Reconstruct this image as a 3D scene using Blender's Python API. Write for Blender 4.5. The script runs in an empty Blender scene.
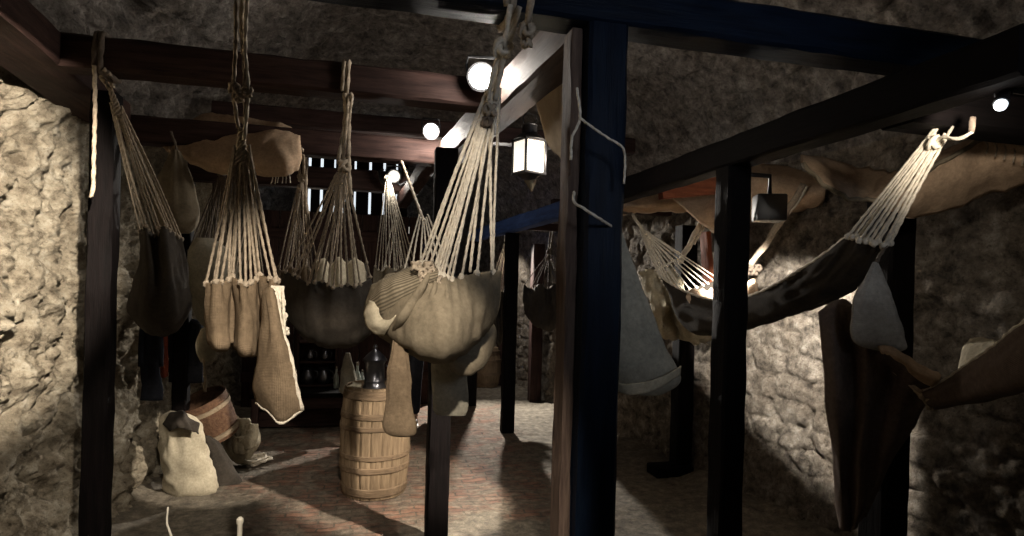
import bpy, bmesh, math, random
import numpy as np
from mathutils import Vector, Matrix, noise

random.seed(7)
C = bpy.context.scene.collection
SC = bpy.context.scene
PI = math.pi

# ------------------------------------------------------------------ camera
CAM = Vector((0, 0, 1.65)); FPX = 600.0
_yaw, _pit, _rol = math.radians(13.8), math.radians(0), math.radians(1.55)
_f = Vector((math.sin(_yaw)*math.cos(_pit), math.cos(_yaw)*math.cos(_pit), math.sin(_pit)))
_r0 = Vector((math.cos(_yaw), -math.sin(_yaw), 0)); _u0 = _r0.cross(_f)
_r = _r0*math.cos(_rol) + _u0*math.sin(_rol); _u = _u0*math.cos(_rol) - _r0*math.sin(_rol)
cd = bpy.data.cameras.new('camera'); cam = bpy.data.objects.new('camera', cd); C.objects.link(cam)
m = Matrix((( _r.x, _u.x, -_f.x, CAM.x), (_r.y, _u.y, -_f.y, CAM.y), (_r.z, _u.z, -_f.z, CAM.z), (0, 0, 0, 1)))
cam.matrix_world = m
cd.sensor_width = 36; cd.lens = FPX/1024*36; cd.clip_start = .05
CY = 283                      # the photograph is cropped low: the horizon sits below its middle
cd.shift_y = (CY-268)/1024
SC.camera = cam

# ------------------------------------------------------------------ pixel/depth helper (world points from a sighting and a distance)
def P(px, py, z):
    return CAM + _f*z + _r*((px-512)/FPX*z) - _u*((py-CY)/FPX*z)
def ray(px, py):
    return _f + _r*((px-512)/FPX) - _u*((py-CY)/FPX)
def PY(px, py, Y): d = ray(px, py); return CAM + d*(Y/d.y)
def PX(px, py, X): d = ray(px, py); return CAM + d*(X/d.x)
def PZ(px, py, Z=0): d = ray(px, py); return CAM + d*((Z-CAM.z)/d.z)
def V(*a): return Vector(a)

# ------------------------------------------------------------------ world, view, lights
W = bpy.data.worlds.new('world'); SC.world = W; W.use_nodes = True
W.node_tree.nodes['Background'].inputs[0].default_value = (.55, .7, 1, 1)
W.node_tree.nodes['Background'].inputs[1].default_value = .02
vs = SC.view_settings; vs.view_transform = 'Standard'; vs.look = 'None'; vs.gamma = 1; vs.use_curve_mapping = False
vs.exposure = 0.0
LIGHTS = 1.0

def spot(name, loc, to, power, ang, col, radius=.03, blend=.3):
    l = bpy.data.lights.new(name, 'SPOT'); l.energy = power*LIGHTS; l.spot_size = math.radians(ang); l.spot_blend = blend
    l.color = col; l.shadow_soft_size = radius
    o = bpy.data.objects.new(name, l); C.objects.link(o); o.location = loc
    o.rotation_euler = (Vector(to)-Vector(loc)).to_track_quat('-Z', 'Y').to_euler()
    return o
def point(name, loc, power, col, radius=.04):
    l = bpy.data.lights.new(name, 'POINT'); l.energy = power*LIGHTS; l.color = col; l.shadow_soft_size = radius
    o = bpy.data.objects.new(name, l); C.objects.link(o); o.location = loc
    return o

WARM = (1, .885, .74); NEUT = (1, .93, .84); COLD = (.62, .76, 1)
KEY = Vector((.10, .15, 2.44))
spot('wall_spot_light', KEY, KEY+Vector((math.sin(math.radians(-38))*2, math.cos(math.radians(-38))*2, -.36)), 2300, 35, WARM, .025, .35)
spot('key_spot_light', KEY, KEY+Vector((math.sin(math.radians(-9))*.76, math.cos(math.radians(-9))*.76, -.62)), 350, 47, WARM, .025, .3)
spot('cord_fill_light', KEY, tuple(P(464, 196, 2.1)), 170, 15, WARM, .025, .7)  # added narrow beam to brighten the main hammock's cords
SLIT = Vector((1.49, 2.40, 2.12))
spot('side_spot_light', SLIT, (.36, 4.6, .1), 900, 30, WARM, .025, .4)
spot('sack_fill_light', SLIT, (-1.10, 5.05, .24), 900, 14, WARM, .025, .25)  # extra narrow beam added to brighten the cream sack
FLOOD = Vector((2.06, 2.80, 2.08))
spot('flood_light', FLOOD+Vector((.07, .11, -.02)), (3.08, 4.10, .62), 400, 76, NEUT, .03, .3)
point('flood_glow', FLOOD+Vector((.06, .14, .02)), 2.5, NEUT)
point('beam_spot_glow', (.50, 2.68, 2.60), 14, NEUT)
point('rear_spot_glow', (.43, 4.04, 2.62), 26, NEUT)
spot('rear_floor_light', (1.72, 8.8, 2.3), (1.1, 5.0, 0), 900, 95, NEUT, .03, .5)
spot('rear_wall_light', (1.8, 8.9, 2.2), (2.3, 9.6, .8), 40, 110, NEUT, .04, .5)
point('round_spot_glow', tuple(PY(394, 181, 5.40)), 5, NEUT)
point('table_light', (-.6, 7.0, 2.0), 5, WARM)
spot('cool_fill_light', (.9, -1.7, 2.5), (1.02, 1.9, 2.15), 120, 36, (.78, .86, 1), .3, .9)  # added cool fill for the blue post and duffel bag; no window there
point('slit_glow', tuple(P(984, 124, 1.62)), .5, NEUT)
spot('canopy_spot_light', tuple(P(1000, 116, 1.68)), tuple(P(915, 190, 2.7)), 13, 80, WARM, .02, .6)

# ------------------------------------------------------------------ materials
def nodes(name):
    mt = bpy.data.materials.new(name); mt.use_nodes = True
    return mt, mt.node_tree.nodes, mt.node_tree.links, mt.node_tree.nodes['Principled BSDF']
def ramp(N, stops):
    r = N.new('ShaderNodeValToRGB'); e = r.color_ramp.elements
    while len(e) < len(stops): e.new(.5)
    for k, (p, c) in enumerate(stops):
        e[k].position = p; e[k].color = (*c, 1)
    return r
def mix(N, L, a, b, fac=None, mode='MIX', f=.5):
    x = N.new('ShaderNodeMix'); x.data_type = 'RGBA'; x.blend_type = mode
    x.inputs[0].default_value = f
    if fac is not None: L.new(fac, x.inputs[0])
    for s, q in ((6, a), (7, b)):
        if isinstance(q, tuple): x.inputs[s].default_value = (*q, 1)
        else: L.new(q, x.inputs[s])
    return x.outputs[2]
def noi(N, L, co, scale, detail=6, rough=.6, mapping=None):
    n = N.new('ShaderNodeTexNoise'); n.inputs['Scale'].default_value = scale; n.inputs['Detail'].default_value = detail
    n.inputs['Roughness'].default_value = rough
    if mapping:
        mp = N.new('ShaderNodeMapping'); mp.inputs['Scale'].default_value = mapping; L.new(co, mp.inputs[0]); co = mp.outputs[0]
    L.new(co, n.inputs['Vector']); return n.outputs['Fac']
def bump(N, L, B, h, strength, dist, prev=None):
    b = N.new('ShaderNodeBump'); b.inputs['Strength'].default_value = strength; b.inputs['Distance'].default_value = dist
    L.new(h, b.inputs['Height'])
    if prev: L.new(prev, b.inputs['Normal'])
    L.new(b.outputs[0], B.inputs['Normal']); return b.outputs[0]
def stone_mat(name, c1, c2, c3, sc=1.0):
    mt, N, L, B = nodes(name)
    co = N.new('ShaderNodeNewGeometry').outputs['Position']
    n1 = noi(N, L, co, 2.2*sc, 8, .65); n2 = noi(N, L, co, 11*sc, 10, .72); n3 = noi(N, L, co, 42*sc, 6, .75)
    r1 = ramp(N, [(.36, c2), (.44, tuple((a+b)/2 for a, b in zip(c1, c2))), (.53, c1), (.66, c3)]); L.new(n2, r1.inputs[0])
    r2 = ramp(N, [(.34, (.70, .67, .64)), (.6, (1, 1, 1))]); L.new(n1, r2.inputs[0])
    r3 = ramp(N, [(.34, (.32, .30, .28)), (.47, (1, 1, 1))]); L.new(n3, r3.inputs[0])
    c = mix(N, L, r1.outputs[0], r2.outputs[0], mode='MULTIPLY', f=1)
    L.new(mix(N, L, c, r3.outputs[0], mode='MULTIPLY', f=.8), B.inputs['Base Color'])
    B.inputs['Roughness'].default_value = .92; B.inputs['Specular IOR Level'].default_value = .15
    b = bump(N, L, B, n2, 1.0, .06); bump(N, L, B, n3, 1.0, .025, b)
    return mt
def wood_mat(name, c1, c2, axis, rough=.65, bs=.5):
    mt, N, L, B = nodes(name)
    co = N.new('ShaderNodeNewGeometry').outputs['Position']
    s = {'x': (1.2, 14, 14), 'y': (14, 1.2, 14), 'z': (14, 14, 1.2)}[axis]
    n1 = noi(N, L, co, 3.0, 8, .7, s); n2 = noi(N, L, co, 1.3, 4, .6)
    r1 = ramp(N, [(.35, c2), (.65, c1)]); L.new(n1, r1.inputs[0])
    r2 = ramp(N, [(.3, (.5, .5, .5)), (.7, (1, 1, 1))]); L.new(n2, r2.inputs[0])
    L.new(mix(N, L, r1.outputs[0], r2.outputs[0], mode='MULTIPLY', f=1), B.inputs['Base Color'])
    B.inputs['Roughness'].default_value = rough; B.inputs['Specular IOR Level'].default_value = .08
    bump(N, L, B, n1, bs, .012)
    return mt
def cloth_mat(name, c1, c2, weave=260, rough=.95, stripes=None):
    """coarse woven cloth: uv in metres"""
    mt, N, L, B = nodes(name)
    uv = N.new('ShaderNodeUVMap').outputs[0]
    pos = N.new('ShaderNodeNewGeometry').outputs['Position']
    n1 = noi(N, L, pos, 7, 6, .65); n2 = noi(N, L, pos, 60, 3, .7)
    r1 = ramp(N, [(.3, c2), (.7, c1)]); L.new(n1, r1.inputs[0])
    col = mix(N, L, r1.outputs[0], n2, mode='OVERLAY', f=.45)
    hs = []
    for ax in ('X', 'Y'):
        w = N.new('ShaderNodeTexWave'); w.bands_direction = ax; w.inputs['Scale'].default_value = weave/6.283*1.0
        w.inputs['Distortion'].default_value = .6; w.inputs['Detail'].default_value = 1
        L.new(uv, w.inputs['Vector']); hs.append(w.outputs['Fac'])
    ad = N.new('ShaderNodeMath'); ad.operation = 'ADD'; L.new(hs[0], ad.inputs[0]); L.new(hs[1], ad.inputs[1])
    if stripes:
        w = N.new('ShaderNodeTexWave'); w.bands_direction = 'Y'; w.inputs['Scale'].default_value = stripes/6.283
        L.new(uv, w.inputs['Vector'])
        col = mix(N, L, col, (c2[0]*.5, c2[1]*.5, c2[2]*.5), w.outputs['Fac'])
    L.new(col, B.inputs['Base Color'])
    B.inputs['Roughness'].default_value = rough; B.inputs['Specular IOR Level'].default_value = .1
    b = bump(N, L, B, ad.outputs[0], .35, .002); bump(N, L, B, n2, .5, .004, b)
    return mt
def plain_mat(name, c, rough=.6, metal=0, var=.3, bs=.2, sc=20):
    mt, N, L, B = nodes(name)
    co = N.new('ShaderNodeNewGeometry').outputs['Position']
    n1 = noi(N, L, co, sc, 5, .65)
    r1 = ramp(N, [(.3, tuple(x*(1-var) for x in c)), (.7, tuple(min(1, x*(1+var)) for x in c))]); L.new(n1, r1.inputs[0])
    L.new(r1.outputs[0], B.inputs['Base Color']); B.inputs['Roughness'].default_value = rough; B.inputs['Metallic'].default_value = metal
    bump(N, L, B, n1, bs, .004)
    return mt
def glow_mat(name, c, s):
    mt, N, L, B = nodes(name)
    B.inputs['Base Color'].default_value = (*c, 1); B.inputs['Emission Color'].default_value = (*c, 1); B.inputs['Emission Strength'].default_value = s
    return mt
def glass_mat(name, c, alpha=.35):
    mt, N, L, B = nodes(name)
    B.inputs['Base Color'].default_value = (*c, 1); B.inputs['Roughness'].default_value = .08
    B.inputs['Transmission Weight'].default_value = .7; B.inputs['IOR'].default_value = 1.3
    return mt

M = {}
M['stone_left'] = stone_mat('pitted limestone', (.44, .385, .29), (.17, .14, .10), (.62, .57, .46))
M['stone_right'] = stone_mat('coursed rubble', (.33, .285, .23), (.11, .095, .08), (.56, .51, .44))
M['stone_vault'] = stone_mat('vault rubble', (.30, .268, .24), (.10, .09, .083), (.52, .48, .43))
for a in 'xyz':
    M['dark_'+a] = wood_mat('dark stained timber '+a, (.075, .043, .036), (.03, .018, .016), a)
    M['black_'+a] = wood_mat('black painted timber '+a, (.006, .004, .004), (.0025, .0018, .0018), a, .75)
    M['blue_'+a] = wood_mat('dark timber tinted blue lit '+a, (.006, .0125, .027), (.003, .006, .013), a, .45)  # blue of the cool front light is put into the dark timber's colour
    M['bright_blue_'+a] = wood_mat('blue lit and painted timber '+a, (.09, .17, .46), (.05, .09, .25), a, .5)  # on the rear beam this blue stands in for cold lamplight
    M['pale_'+a] = wood_mat('weathered pale timber '+a, (.30, .25, .20), (.11, .085, .07), a, .8, .9)
    M['red_'+a] = wood_mat('red brown board '+a, (.36, .12, .06), (.17, .055, .03), a, .7)
M['mid_y'] = wood_mat('brown timber y', (.11, .076, .063), (.05, .035, .03), 'y')
M['plank'] = wood_mat('weathered brown plank', (.15, .105, .08), (.06, .04, .032), 'z', .8, .9)
M['barrel'] = wood_mat('dusty barrel oak', (.33, .24, .15), (.17, .12, .075), 'z', .8, .8)
M['barrel_hoop'] = wood_mat('split willow hoop', (.27, .19, .12), (.14, .10, .065), 'x', .8, .8)
M['bucket'] = wood_mat('brown bucket oak', (.20, .115, .07), (.10, .055, .035), 'y', .7, .8)
M['bucket_end'] = wood_mat('bucket end grain', (.40, .32, .22), (.25, .19, .13), 'x', .8, .6)
M['hessian'] = cloth_mat('brown hessian', (.195, .143, .092), (.122, .089, .057), 420)
M['canvas'] = cloth_mat('khaki canvas', (.215, .178, .125), (.145, .12, .083), 520)
M['dark_canvas'] = cloth_mat('dark grey canvas', (.06, .05, .04), (.035, .03, .025), 520)
M['brown_drape'] = cloth_mat('dark brown drape', (.15, .112, .09), (.09, .067, .055), 520)
M['cream'] = cloth_mat('cream canvas', (.52, .46, .34), (.38, .33, .24), 520)
M['grey_bag'] = cloth_mat('grey green canvas', (.36, .325, .25), (.22, .205, .165), 520)
M['check_bag'] = cloth_mat('grey checked cloth', (.38, .355, .315), (.23, .215, .19), 260)
M['thin_canvas'] = cloth_mat('thin worn canvas', (.40, .33, .25), (.28, .23, .17), 520)
_N, _L = M['thin_canvas'].node_tree.nodes, M['thin_canvas'].node_tree.links
_t = _N.new('ShaderNodeBsdfTranslucent'); _t.inputs[0].default_value = (.40, .33, .25, 1); _x = _N.new('ShaderNodeMixShader'); _x.inputs[0].default_value = .45
_L.new(_N['Principled BSDF'].outputs[0], _x.inputs[1]); _L.new(_t.outputs[0], _x.inputs[2]); _L.new(_x.outputs[0], _N['Material Output'].inputs[0])
M['striped'] = cloth_mat('striped ticking', (.28, .235, .165), (.20, .165, .115), 520, .95, 150)
M['awning'] = cloth_mat('ochre blanket cloth', (.54, .39, .265), (.38, .27, .18), 420)
M['navy'] = cloth_mat('navy wool', (.035, .037, .045), (.02, .021, .027), 520)
M['red_wool'] = cloth_mat('dull red wool', (.28, .07, .04), (.17, .045, .03), 520)
M['jacket'] = cloth_mat('dark jacket', (.02, .022, .028), (.012, .013, .018), 520)
M['rope'] = plain_mat('hemp rope', (.32, .26, .19), .9, 0, .35, .4, 90)
M['white_rope'] = plain_mat('pale cotton rope', (.58, .52, .42), .9, 0, .25, .4, 90)
M['dark_rope'] = plain_mat('tarred rope', (.10, .075, .055), .9, 0, .3, .4, 90)
M['iron'] = plain_mat('blackened iron', (.035, .034, .036), .45, .7, .3, .15, 30)
M['pewter'] = plain_mat('dark pewter', (.13, .13, .145), .28, .9, .2, .1, 25)
M['black'] = plain_mat('black plastic', (.012, .012, .013), .5, 0, .2, .1, 30)
M['white_paint'] = plain_mat('white paint', (.65, .63, .58), .5, 0, .1, .1, 30)
M['skin'] = plain_mat('skin', (.45, .28, .20), .5, 0, .08, .05, 30)
M['hair'] = plain_mat('dark hair', (.03, .02, .015), .6, 0, .3, .4, 80)
M['leather'] = plain_mat('black leather', (.02, .018, .017), .35, 0, .2, .2, 40)
M['bulb'] = glow_mat('lit bulb', (1, .97, .9), 40)
M['led'] = glow_mat('small lit lens', (.85, .93, 1), 2)
M['lantern_pane'] = glow_mat('lit lantern pane', (1, .93, .78), 1.1)
M['dim_pane'] = glow_mat('dim lantern pane', (1, .95, .85), .55)
M['daylight'] = glow_mat('daylight behind shutters', (.85, .93, 1), 1.0)
M['bottle'] = glass_mat('clear bottle glass', (.8, .85, .8))
M['candle'] = plain_mat('candle wax', (.75, .70, .58), .5, 0, .1, .05, 20)

def floor_mat():
    mt, N, L, B = nodes('brick path and gravel')
    pos = N.new('ShaderNodeNewGeometry').outputs['Position']
    sep = N.new('ShaderNodeSeparateXYZ'); L.new(pos, sep.inputs[0])
    br = N.new('ShaderNodeTexBrick'); wv = N.new('ShaderNodeTexNoise'); wv.inputs['Scale'].default_value = 2.5; wv.inputs['Detail'].default_value = 3; L.new(pos, wv.inputs['Vector'])
    wp_ = N.new('ShaderNodeVectorMath'); wp_.operation = 'MULTIPLY_ADD'; L.new(wv.outputs['Color'], wp_.inputs[0]); wp_.inputs[1].default_value = (.10, .10, 0); L.new(pos, wp_.inputs[2])
    L.new(wp_.outputs[0], br.inputs['Vector'])
    br.inputs['Color1'].default_value = (.235, .125, .085, 1); br.inputs['Color2'].default_value = (.16, .095, .07, 1); br.inputs['Mortar'].default_value = (.10, .08, .06, 1)
    br.inputs['Scale'].default_value = 1.0; br.inputs['Brick Width'].default_value = .22; br.inputs['Row Height'].default_value = .07
    br.inputs['Mortar Size'].default_value = .008; br.inputs['Mortar Smooth'].default_value = .4
    n1 = noi(N, L, pos, 1.6, 6, .6); n2 = noi(N, L, pos, 14, 8, .7); n3 = noi(N, L, pos, 90, 4, .7)
    gr = ramp(N, [(.3, (.07, .06, .048)), (.5, (.16, .138, .106)), (.72, (.30, .26, .20))]); L.new(n2, gr.inputs[0])
    dirt = mix(N, L, gr.outputs[0], n3, mode='OVERLAY', f=.7)
    brc = mix(N, L, br.outputs[0], n2, mode='OVERLAY', f=.8)
    def mth(op, a, b):
        x = N.new('ShaderNodeMath'); x.operation = op
        for k, q in enumerate((a, b)):
            if isinstance(q, (int, float)): x.inputs[k].default_value = q
            else: L.new(q, x.inputs[k])
        return x.outputs[0]
    # brick field lies between the barrel and the right-hand posts
    wob = mth('MULTIPLY', mth('SUBTRACT', n1, .5), 2.2)
    ax = mth('SUBTRACT', 1.35, mth('ABSOLUTE', mth('SUBTRACT', sep.outputs[0], .42), 0))
    ay = mth('SUBTRACT', sep.outputs[1], 3.9)
    msk = mth('MULTIPLY', mth('ADD', mth('MINIMUM', ax, ay), wob), 3.0)
    cl = N.new('ShaderNodeClamp'); L.new(msk, cl.inputs[0])
    patch = ramp(N, [(.44, (0, 0, 0)), (.60, (1, 1, 1))]); L.new(noi(N, L, pos, 4.5, 6, .6), patch.inputs[0])
    fac = mth('MULTIPLY', cl.outputs[0], mth('ADD', mth('MULTIPLY', patch.outputs[0], .75), .22))
    L.new(mix(N, L, dirt, brc, fac), B.inputs['Base Color'])
    B.inputs['Roughness'].default_value = .85; B.inputs['Specular IOR Level'].default_value = .25
    inv = mth('MULTIPLY', mth('SUBTRACT', 1.0, br.outputs['Fac']), cl.outputs[0])
    b = bump(N, L, B, inv, 1.0, .03); b = bump(N, L, B, n2, .7, .02, b); bump(N, L, B, n3, .7, .01, b)
    return mt
M['floor'] = floor_mat()

# ------------------------------------------------------------------ mesh helpers
ORG = {}
def _link(name, verts, faces, mat, parent=None, smooth=True, uvs=None, loc=None, recalc=True):
    verts = [Vector(v) for v in verts]
    if parent is None:
        if loc is None:
            lo = [min(v[k] for v in verts) for k in range(3)]; hi = [max(v[k] for v in verts) for k in range(3)]
            loc = Vector(((lo[0]+hi[0])/2, (lo[1]+hi[1])/2, lo[2]))
        org = Vector(loc)
    else: org = ORG[parent]
    me = bpy.data.meshes.new(name); me.from_pydata([v-org for v in verts], [], faces)
    me.materials.append(mat)
    if uvs is not None:
        ul = me.uv_layers.new(name='UVMap')
        for lp in me.loops: ul.data[lp.index].uv = uvs[lp.vertex_index]
    if recalc:
        bm = bmesh.new(); bm.from_mesh(me); bmesh.ops.recalc_face_normals(bm, faces=bm.faces); bm.to_mesh(me); bm.free()
    if smooth:
        me.polygons.foreach_set('use_smooth', [True]*len(me.polygons))
        if smooth == 'auto':
            me.set_sharp_from_angle(angle=math.radians(38))
    o = bpy.data.objects.new(name, me); C.objects.link(o); ORG[o] = org
    if parent is None: o.location = org
    else: o.parent = parent
    return o
def tag(o, label=None, cat=None, group=None, kind=None):
    if label: o['label'] = label
    if cat: o['category'] = cat
    if group: o['group'] = group
    if kind: o['kind'] = kind
    return o
def thing(name, label, cat, loc, group=None):
    o = bpy.data.objects.new(name, None); C.objects.link(o); o.location = loc; ORG[o] = Vector(loc); o.empty_display_size = .1
    return tag(o, label, cat, group)

class MB:
    def __init__(s): s.v = []; s.f = []
    def add(s, vs, fs):
        b = len(s.v); s.v += [Vector(v) for v in vs]; s.f += [tuple(i+b for i in f) for f in fs]
    def box(s, c, d, rot=None, bev=0.0):
        bm = bmesh.new(); bmesh.ops.create_cube(bm, size=1)
        bmesh.ops.scale(bm, vec=d, verts=bm.verts)
        if bev: bmesh.ops.bevel(bm, geom=bm.edges[:], offset=bev, segments=2, affect='EDGES', profile=.5)
        if rot is not None: bmesh.ops.transform(bm, matrix=rot.to_4x4(), verts=bm.verts)
        bm.verts.index_update()
        s.add([v.co+Vector(c) for v in bm.verts], [[v.index for v in f.verts] for f in bm.faces]); bm.free()
    def tube(s, pts, rad, n=10, cap=True, flat=1.0, ref=None):
        pts = [Vector(p) for p in pts]
        if not isinstance(rad, (list, tuple)): rad = [rad]*len(pts)
        vs = []; up = ref
        for i, p in enumerate(pts):
            t = (pts[min(i+1, len(pts)-1)]-pts[max(i-1, 0)]).normalized()
            if up is None: up = Vector((0, 0, 1)) if abs(t.z) < .9 else Vector((1, 0, 0))
            a = (up - t*up.dot(t)).normalized(); b = t.cross(a); up = a
            for k in range(n):
                q = 2*PI*k/n
                vs.append(p + (a*math.cos(q) + b*math.sin(q)*flat)*rad[i])
        fs = [(i*n+k, i*n+(k+1) % n, (i+1)*n+(k+1) % n, (i+1)*n+k) for i in range(len(pts)-1) for k in range(n)]
        if cap: fs += [tuple(range(n-1, -1, -1)), tuple((len(pts)-1)*n+k for k in range(n))]
        s.add(vs, fs)
    def rope(s, pts, r, pitch=None, n=9, step=None, start=0.0):
        """laid rope of three strands along a smooth line"""
        pts = smooth_line(pts, step or r*1.5)
        pitch = pitch or r*9
        vs = []; up = None; dist = start
        for i, p in enumerate(pts):
            t = (pts[min(i+1, len(pts)-1)]-pts[max(i-1, 0)]).normalized()
            if up is None: up = Vector((0, 0, 1)) if abs(t.z) < .9 else Vector((1, 0, 0))
            a = (up - t*up.dot(t)).normalized(); b = t.cross(a); up = a
            if i: dist += (p-pts[i-1]).length
            for k in range(n):
                q = 2*PI*k/n
                rr = r*(1+.28*math.cos(3*(q-2*PI*dist/pitch/3)))
                vs.append(p + (a*math.cos(q) + b*math.sin(q))*rr)
        fs = [(i*n+k, i*n+(k+1) % n, (i+1)*n+(k+1) % n, (i+1)*n+k) for i in range(len(pts)-1) for k in range(n)]
        fs += [tuple(range(n-1, -1, -1)), tuple((len(pts)-1)*n+k for k in range(n))]
        s.add(vs, fs)
    def lathe(s, c, prof, n=32, axis=None, wob=None):
        """prof: (radius, height) pairs up the axis"""
        c = Vector(c); A = (axis or Vector((0, 0, 1))).normalized()
        a = A.orthogonal().normalized(); b = A.cross(a); vs = []
        for (r, h) in prof:
            for k in range(n):
                q = 2*PI*k/n; rr = r*(wob(q, h) if wob else 1)
                vs.append(c + A*h + (a*math.cos(q)+b*math.sin(q))*rr)
        m_ = len(prof)
        fs = [(i*n+k, i*n+(k+1) % n, (i+1)*n+(k+1) % n, (i+1)*n+k) for i in range(m_-1) for k in range(n)]
        fs += [tuple(range(n-1, -1, -1)), tuple((m_-1)*n+k for k in range(n))]
        s.add(vs, fs)
    def ball(s, c, r, sx=1, sy=1, sz=1, n=14, lump=0, seed=0):
        bm = bmesh.new(); bmesh.ops.create_icosphere(bm, subdivisions=3, radius=r)
        for v in bm.verts:
            v.co = Vector((v.co.x*sx, v.co.y*sy, v.co.z*sz))
            if lump: v.co += v.co.normalized()*lump*noise.noise(v.co*(1.6/r)+Vector((seed, seed*2, 0)))
        s.add([v.co+Vector(c) for v in bm.verts], [[v.index for v in f.verts] for f in bm.faces]); bm.free()
    def build(s, name, mat, parent=None, smooth=True, loc=None):
        return _link(name, s.v, s.f, mat, parent, smooth, None, loc)

def smooth_line(pts, step):
    pts = [Vector(p) for p in pts]
    if len(pts) == 2:
        n = max(2, int((pts[1]-pts[0]).length/step)); return [pts[0].lerp(pts[1], i/n) for i in range(n+1)]
    out = []
    ext = [pts[0]*2-pts[1]] + pts + [pts[-1]*2-pts[-2]]
    for i in range(1, len(ext)-2):
        n = max(1, int((ext[i+1]-ext[i]).length/step))
        for j in range(n): out.append(cr(ext[i-1], ext[i], ext[i+1], ext[i+2], j/n))
    out.append(pts[-1]); return out
def cr(a, b, c, d, t):
    return .5*((2*b) + (c-a)*t + (2*a-5*b+4*c-d)*t*t + (3*b-a-3*c+d)*t*t*t)

def timber(p0, p1, w, h, up=(0, 0, 1), rough=.004, seed=0, cham=.09):
    """a hewn beam: w across, h along up, centre line p0-p1"""
    mb = MB(); p0, p1 = Vector(p0), Vector(p1); L_ = (p1-p0).length; t = (p1-p0)/L_
    u = Vector(up); u = (u-t*u.dot(t)).normalized(); s = t.cross(u)
    c = cham*min(w, h)
    sec = []
    hw, hh = w/2, h/2
    for (a, b) in ((-hw+c, -hh), (0, -hh), (hw-c, -hh), (hw, -hh+c), (hw, 0), (hw, hh-c), (hw-c, hh), (0, hh), (-hw+c, hh), (-hw, hh-c), (-hw, 0), (-hw, -hh+c)): sec.append((a, b))
    n = max(3, int(L_/.06)); k = len(sec); vs = []
    for i in range(n+1):
        q = p0 + t*(L_*i/n)
        for j, (a, b) in enumerate(sec):
            d = noise.noise_vector(Vector((i*.45+seed*7.3, j*1.7, seed*3.1)))*rough
            if i in (0, n): d = Vector((0, 0, 0))
            vs.append(q + s*a + u*b + s*d.x + u*d.y)
    fs = [(i*k+j, i*k+(j+1) % k, (i+1)*k+(j+1) % k, (i+1)*k+j) for i in range(n) for j in range(k)]
    fs += [tuple(range(k-1, -1, -1)), tuple(n*k+j for j in range(k))]
    mb.add(vs, fs); return mb

def sheet(name, grid, mat, parent=None, su=6, sv=6, wr=.004, wf=9, thick=.004, seed=0, hemfold=0, label=None, crease=2.2):
    """cloth laid through a grid of world points; wr = wrinkle height, wf = wrinkle frequency"""
    R = len(grid); K = len(grid[0])
    def line(pts, sub):
        ext = [pts[0]*2-pts[1]] + list(pts) + [pts[-1]*2-pts[-2]]; out = []
        for i in range(1, len(ext)-2):
            for j in range(sub): out.append(cr(ext[i-1], ext[i], ext[i+1], ext[i+2], j/sub))
        out.append(pts[-1].copy()); return out
    rows = [line([Vector(p) for p in r], su) for r in grid]
    cols = [line([rows[i][j] for i in range(R)], sv) for j in range(len(rows[0]))]
    nc, nr = len(cols), len(cols[0])
    pt = [[cols[j][i] for j in range(nc)] for i in range(nr)]
    verts = []; uvs = []
    ul = [0]; vl = [0]
    for j in range(1, nc): ul.append(ul[-1]+(pt[nr//2][j]-pt[nr//2][j-1]).length)
    for i in range(1, nr): vl.append(vl[-1]+(pt[i][nc//2]-pt[i-1][nc//2]).length)
    for i in range(nr):
        for j in range(nc):
            a = pt[i][min(j+1, nc-1)]-pt[i][max(j-1, 0)]; b = pt[min(i+1, nr-1)][j]-pt[max(i-1, 0)][j]
            nn = a.cross(b)
            nn = nn.normalized() if nn.length > 1e-9 else Vector((0, 0, 1))
            p = pt[i][j]
            d = noise.noise(p*wf+Vector((seed, 0, seed)))*wr + noise.noise(p*wf*3+Vector((0, seed, 0)))*wr*.35
            d += (abs(noise.noise(Vector((ul[j]*wf*1.9+noise.noise(p*5)*.6, vl[i]*wf*.45, seed*1.7))))-.2)*wr*crease
            if hemfold:
                g = max(0, 1-vl[i]/(hemfold[2]))
                d += hemfold[0]*g*math.sin(ul[j]/ul[-1]*2*PI*hemfold[1]+seed)
            verts.append(p+nn*d); uvs.append((ul[j], vl[i]))
    faces = [(i*nc+j, i*nc+j+1, (i+1)*nc+j+1, (i+1)*nc+j) for i in range(nr-1) for j in range(nc-1)]
    o = _link(name, verts, faces, mat, parent, True, uvs, None, False)
    if thick:
        md = o.modifiers.new('solid', 'SOLIDIFY'); md.thickness = thick; md.offset = 0
    o_edge = {'top': [verts[j] for j in range(nc)], 'bottom': [verts[(nr-1)*nc+j] for j in range(nc)],
              'left': [verts[i*nc] for i in range(nr)], 'right': [verts[i*nc+nc-1] for i in range(nr)]}
    EDGE[o] = o_edge
    if label: o['label'] = label
    return o
EDGE = {}
def pick(line, n, inset=.02):
    L_ = len(line)-1
    return [line[int(round((inset+(1-2*inset)*k/(n-1))*L_))] for k in range(n)]
def pg(rows, dz=0): return [[P(x, y, z+dz) for (x, y, z) in r] for r in rows]

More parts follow.
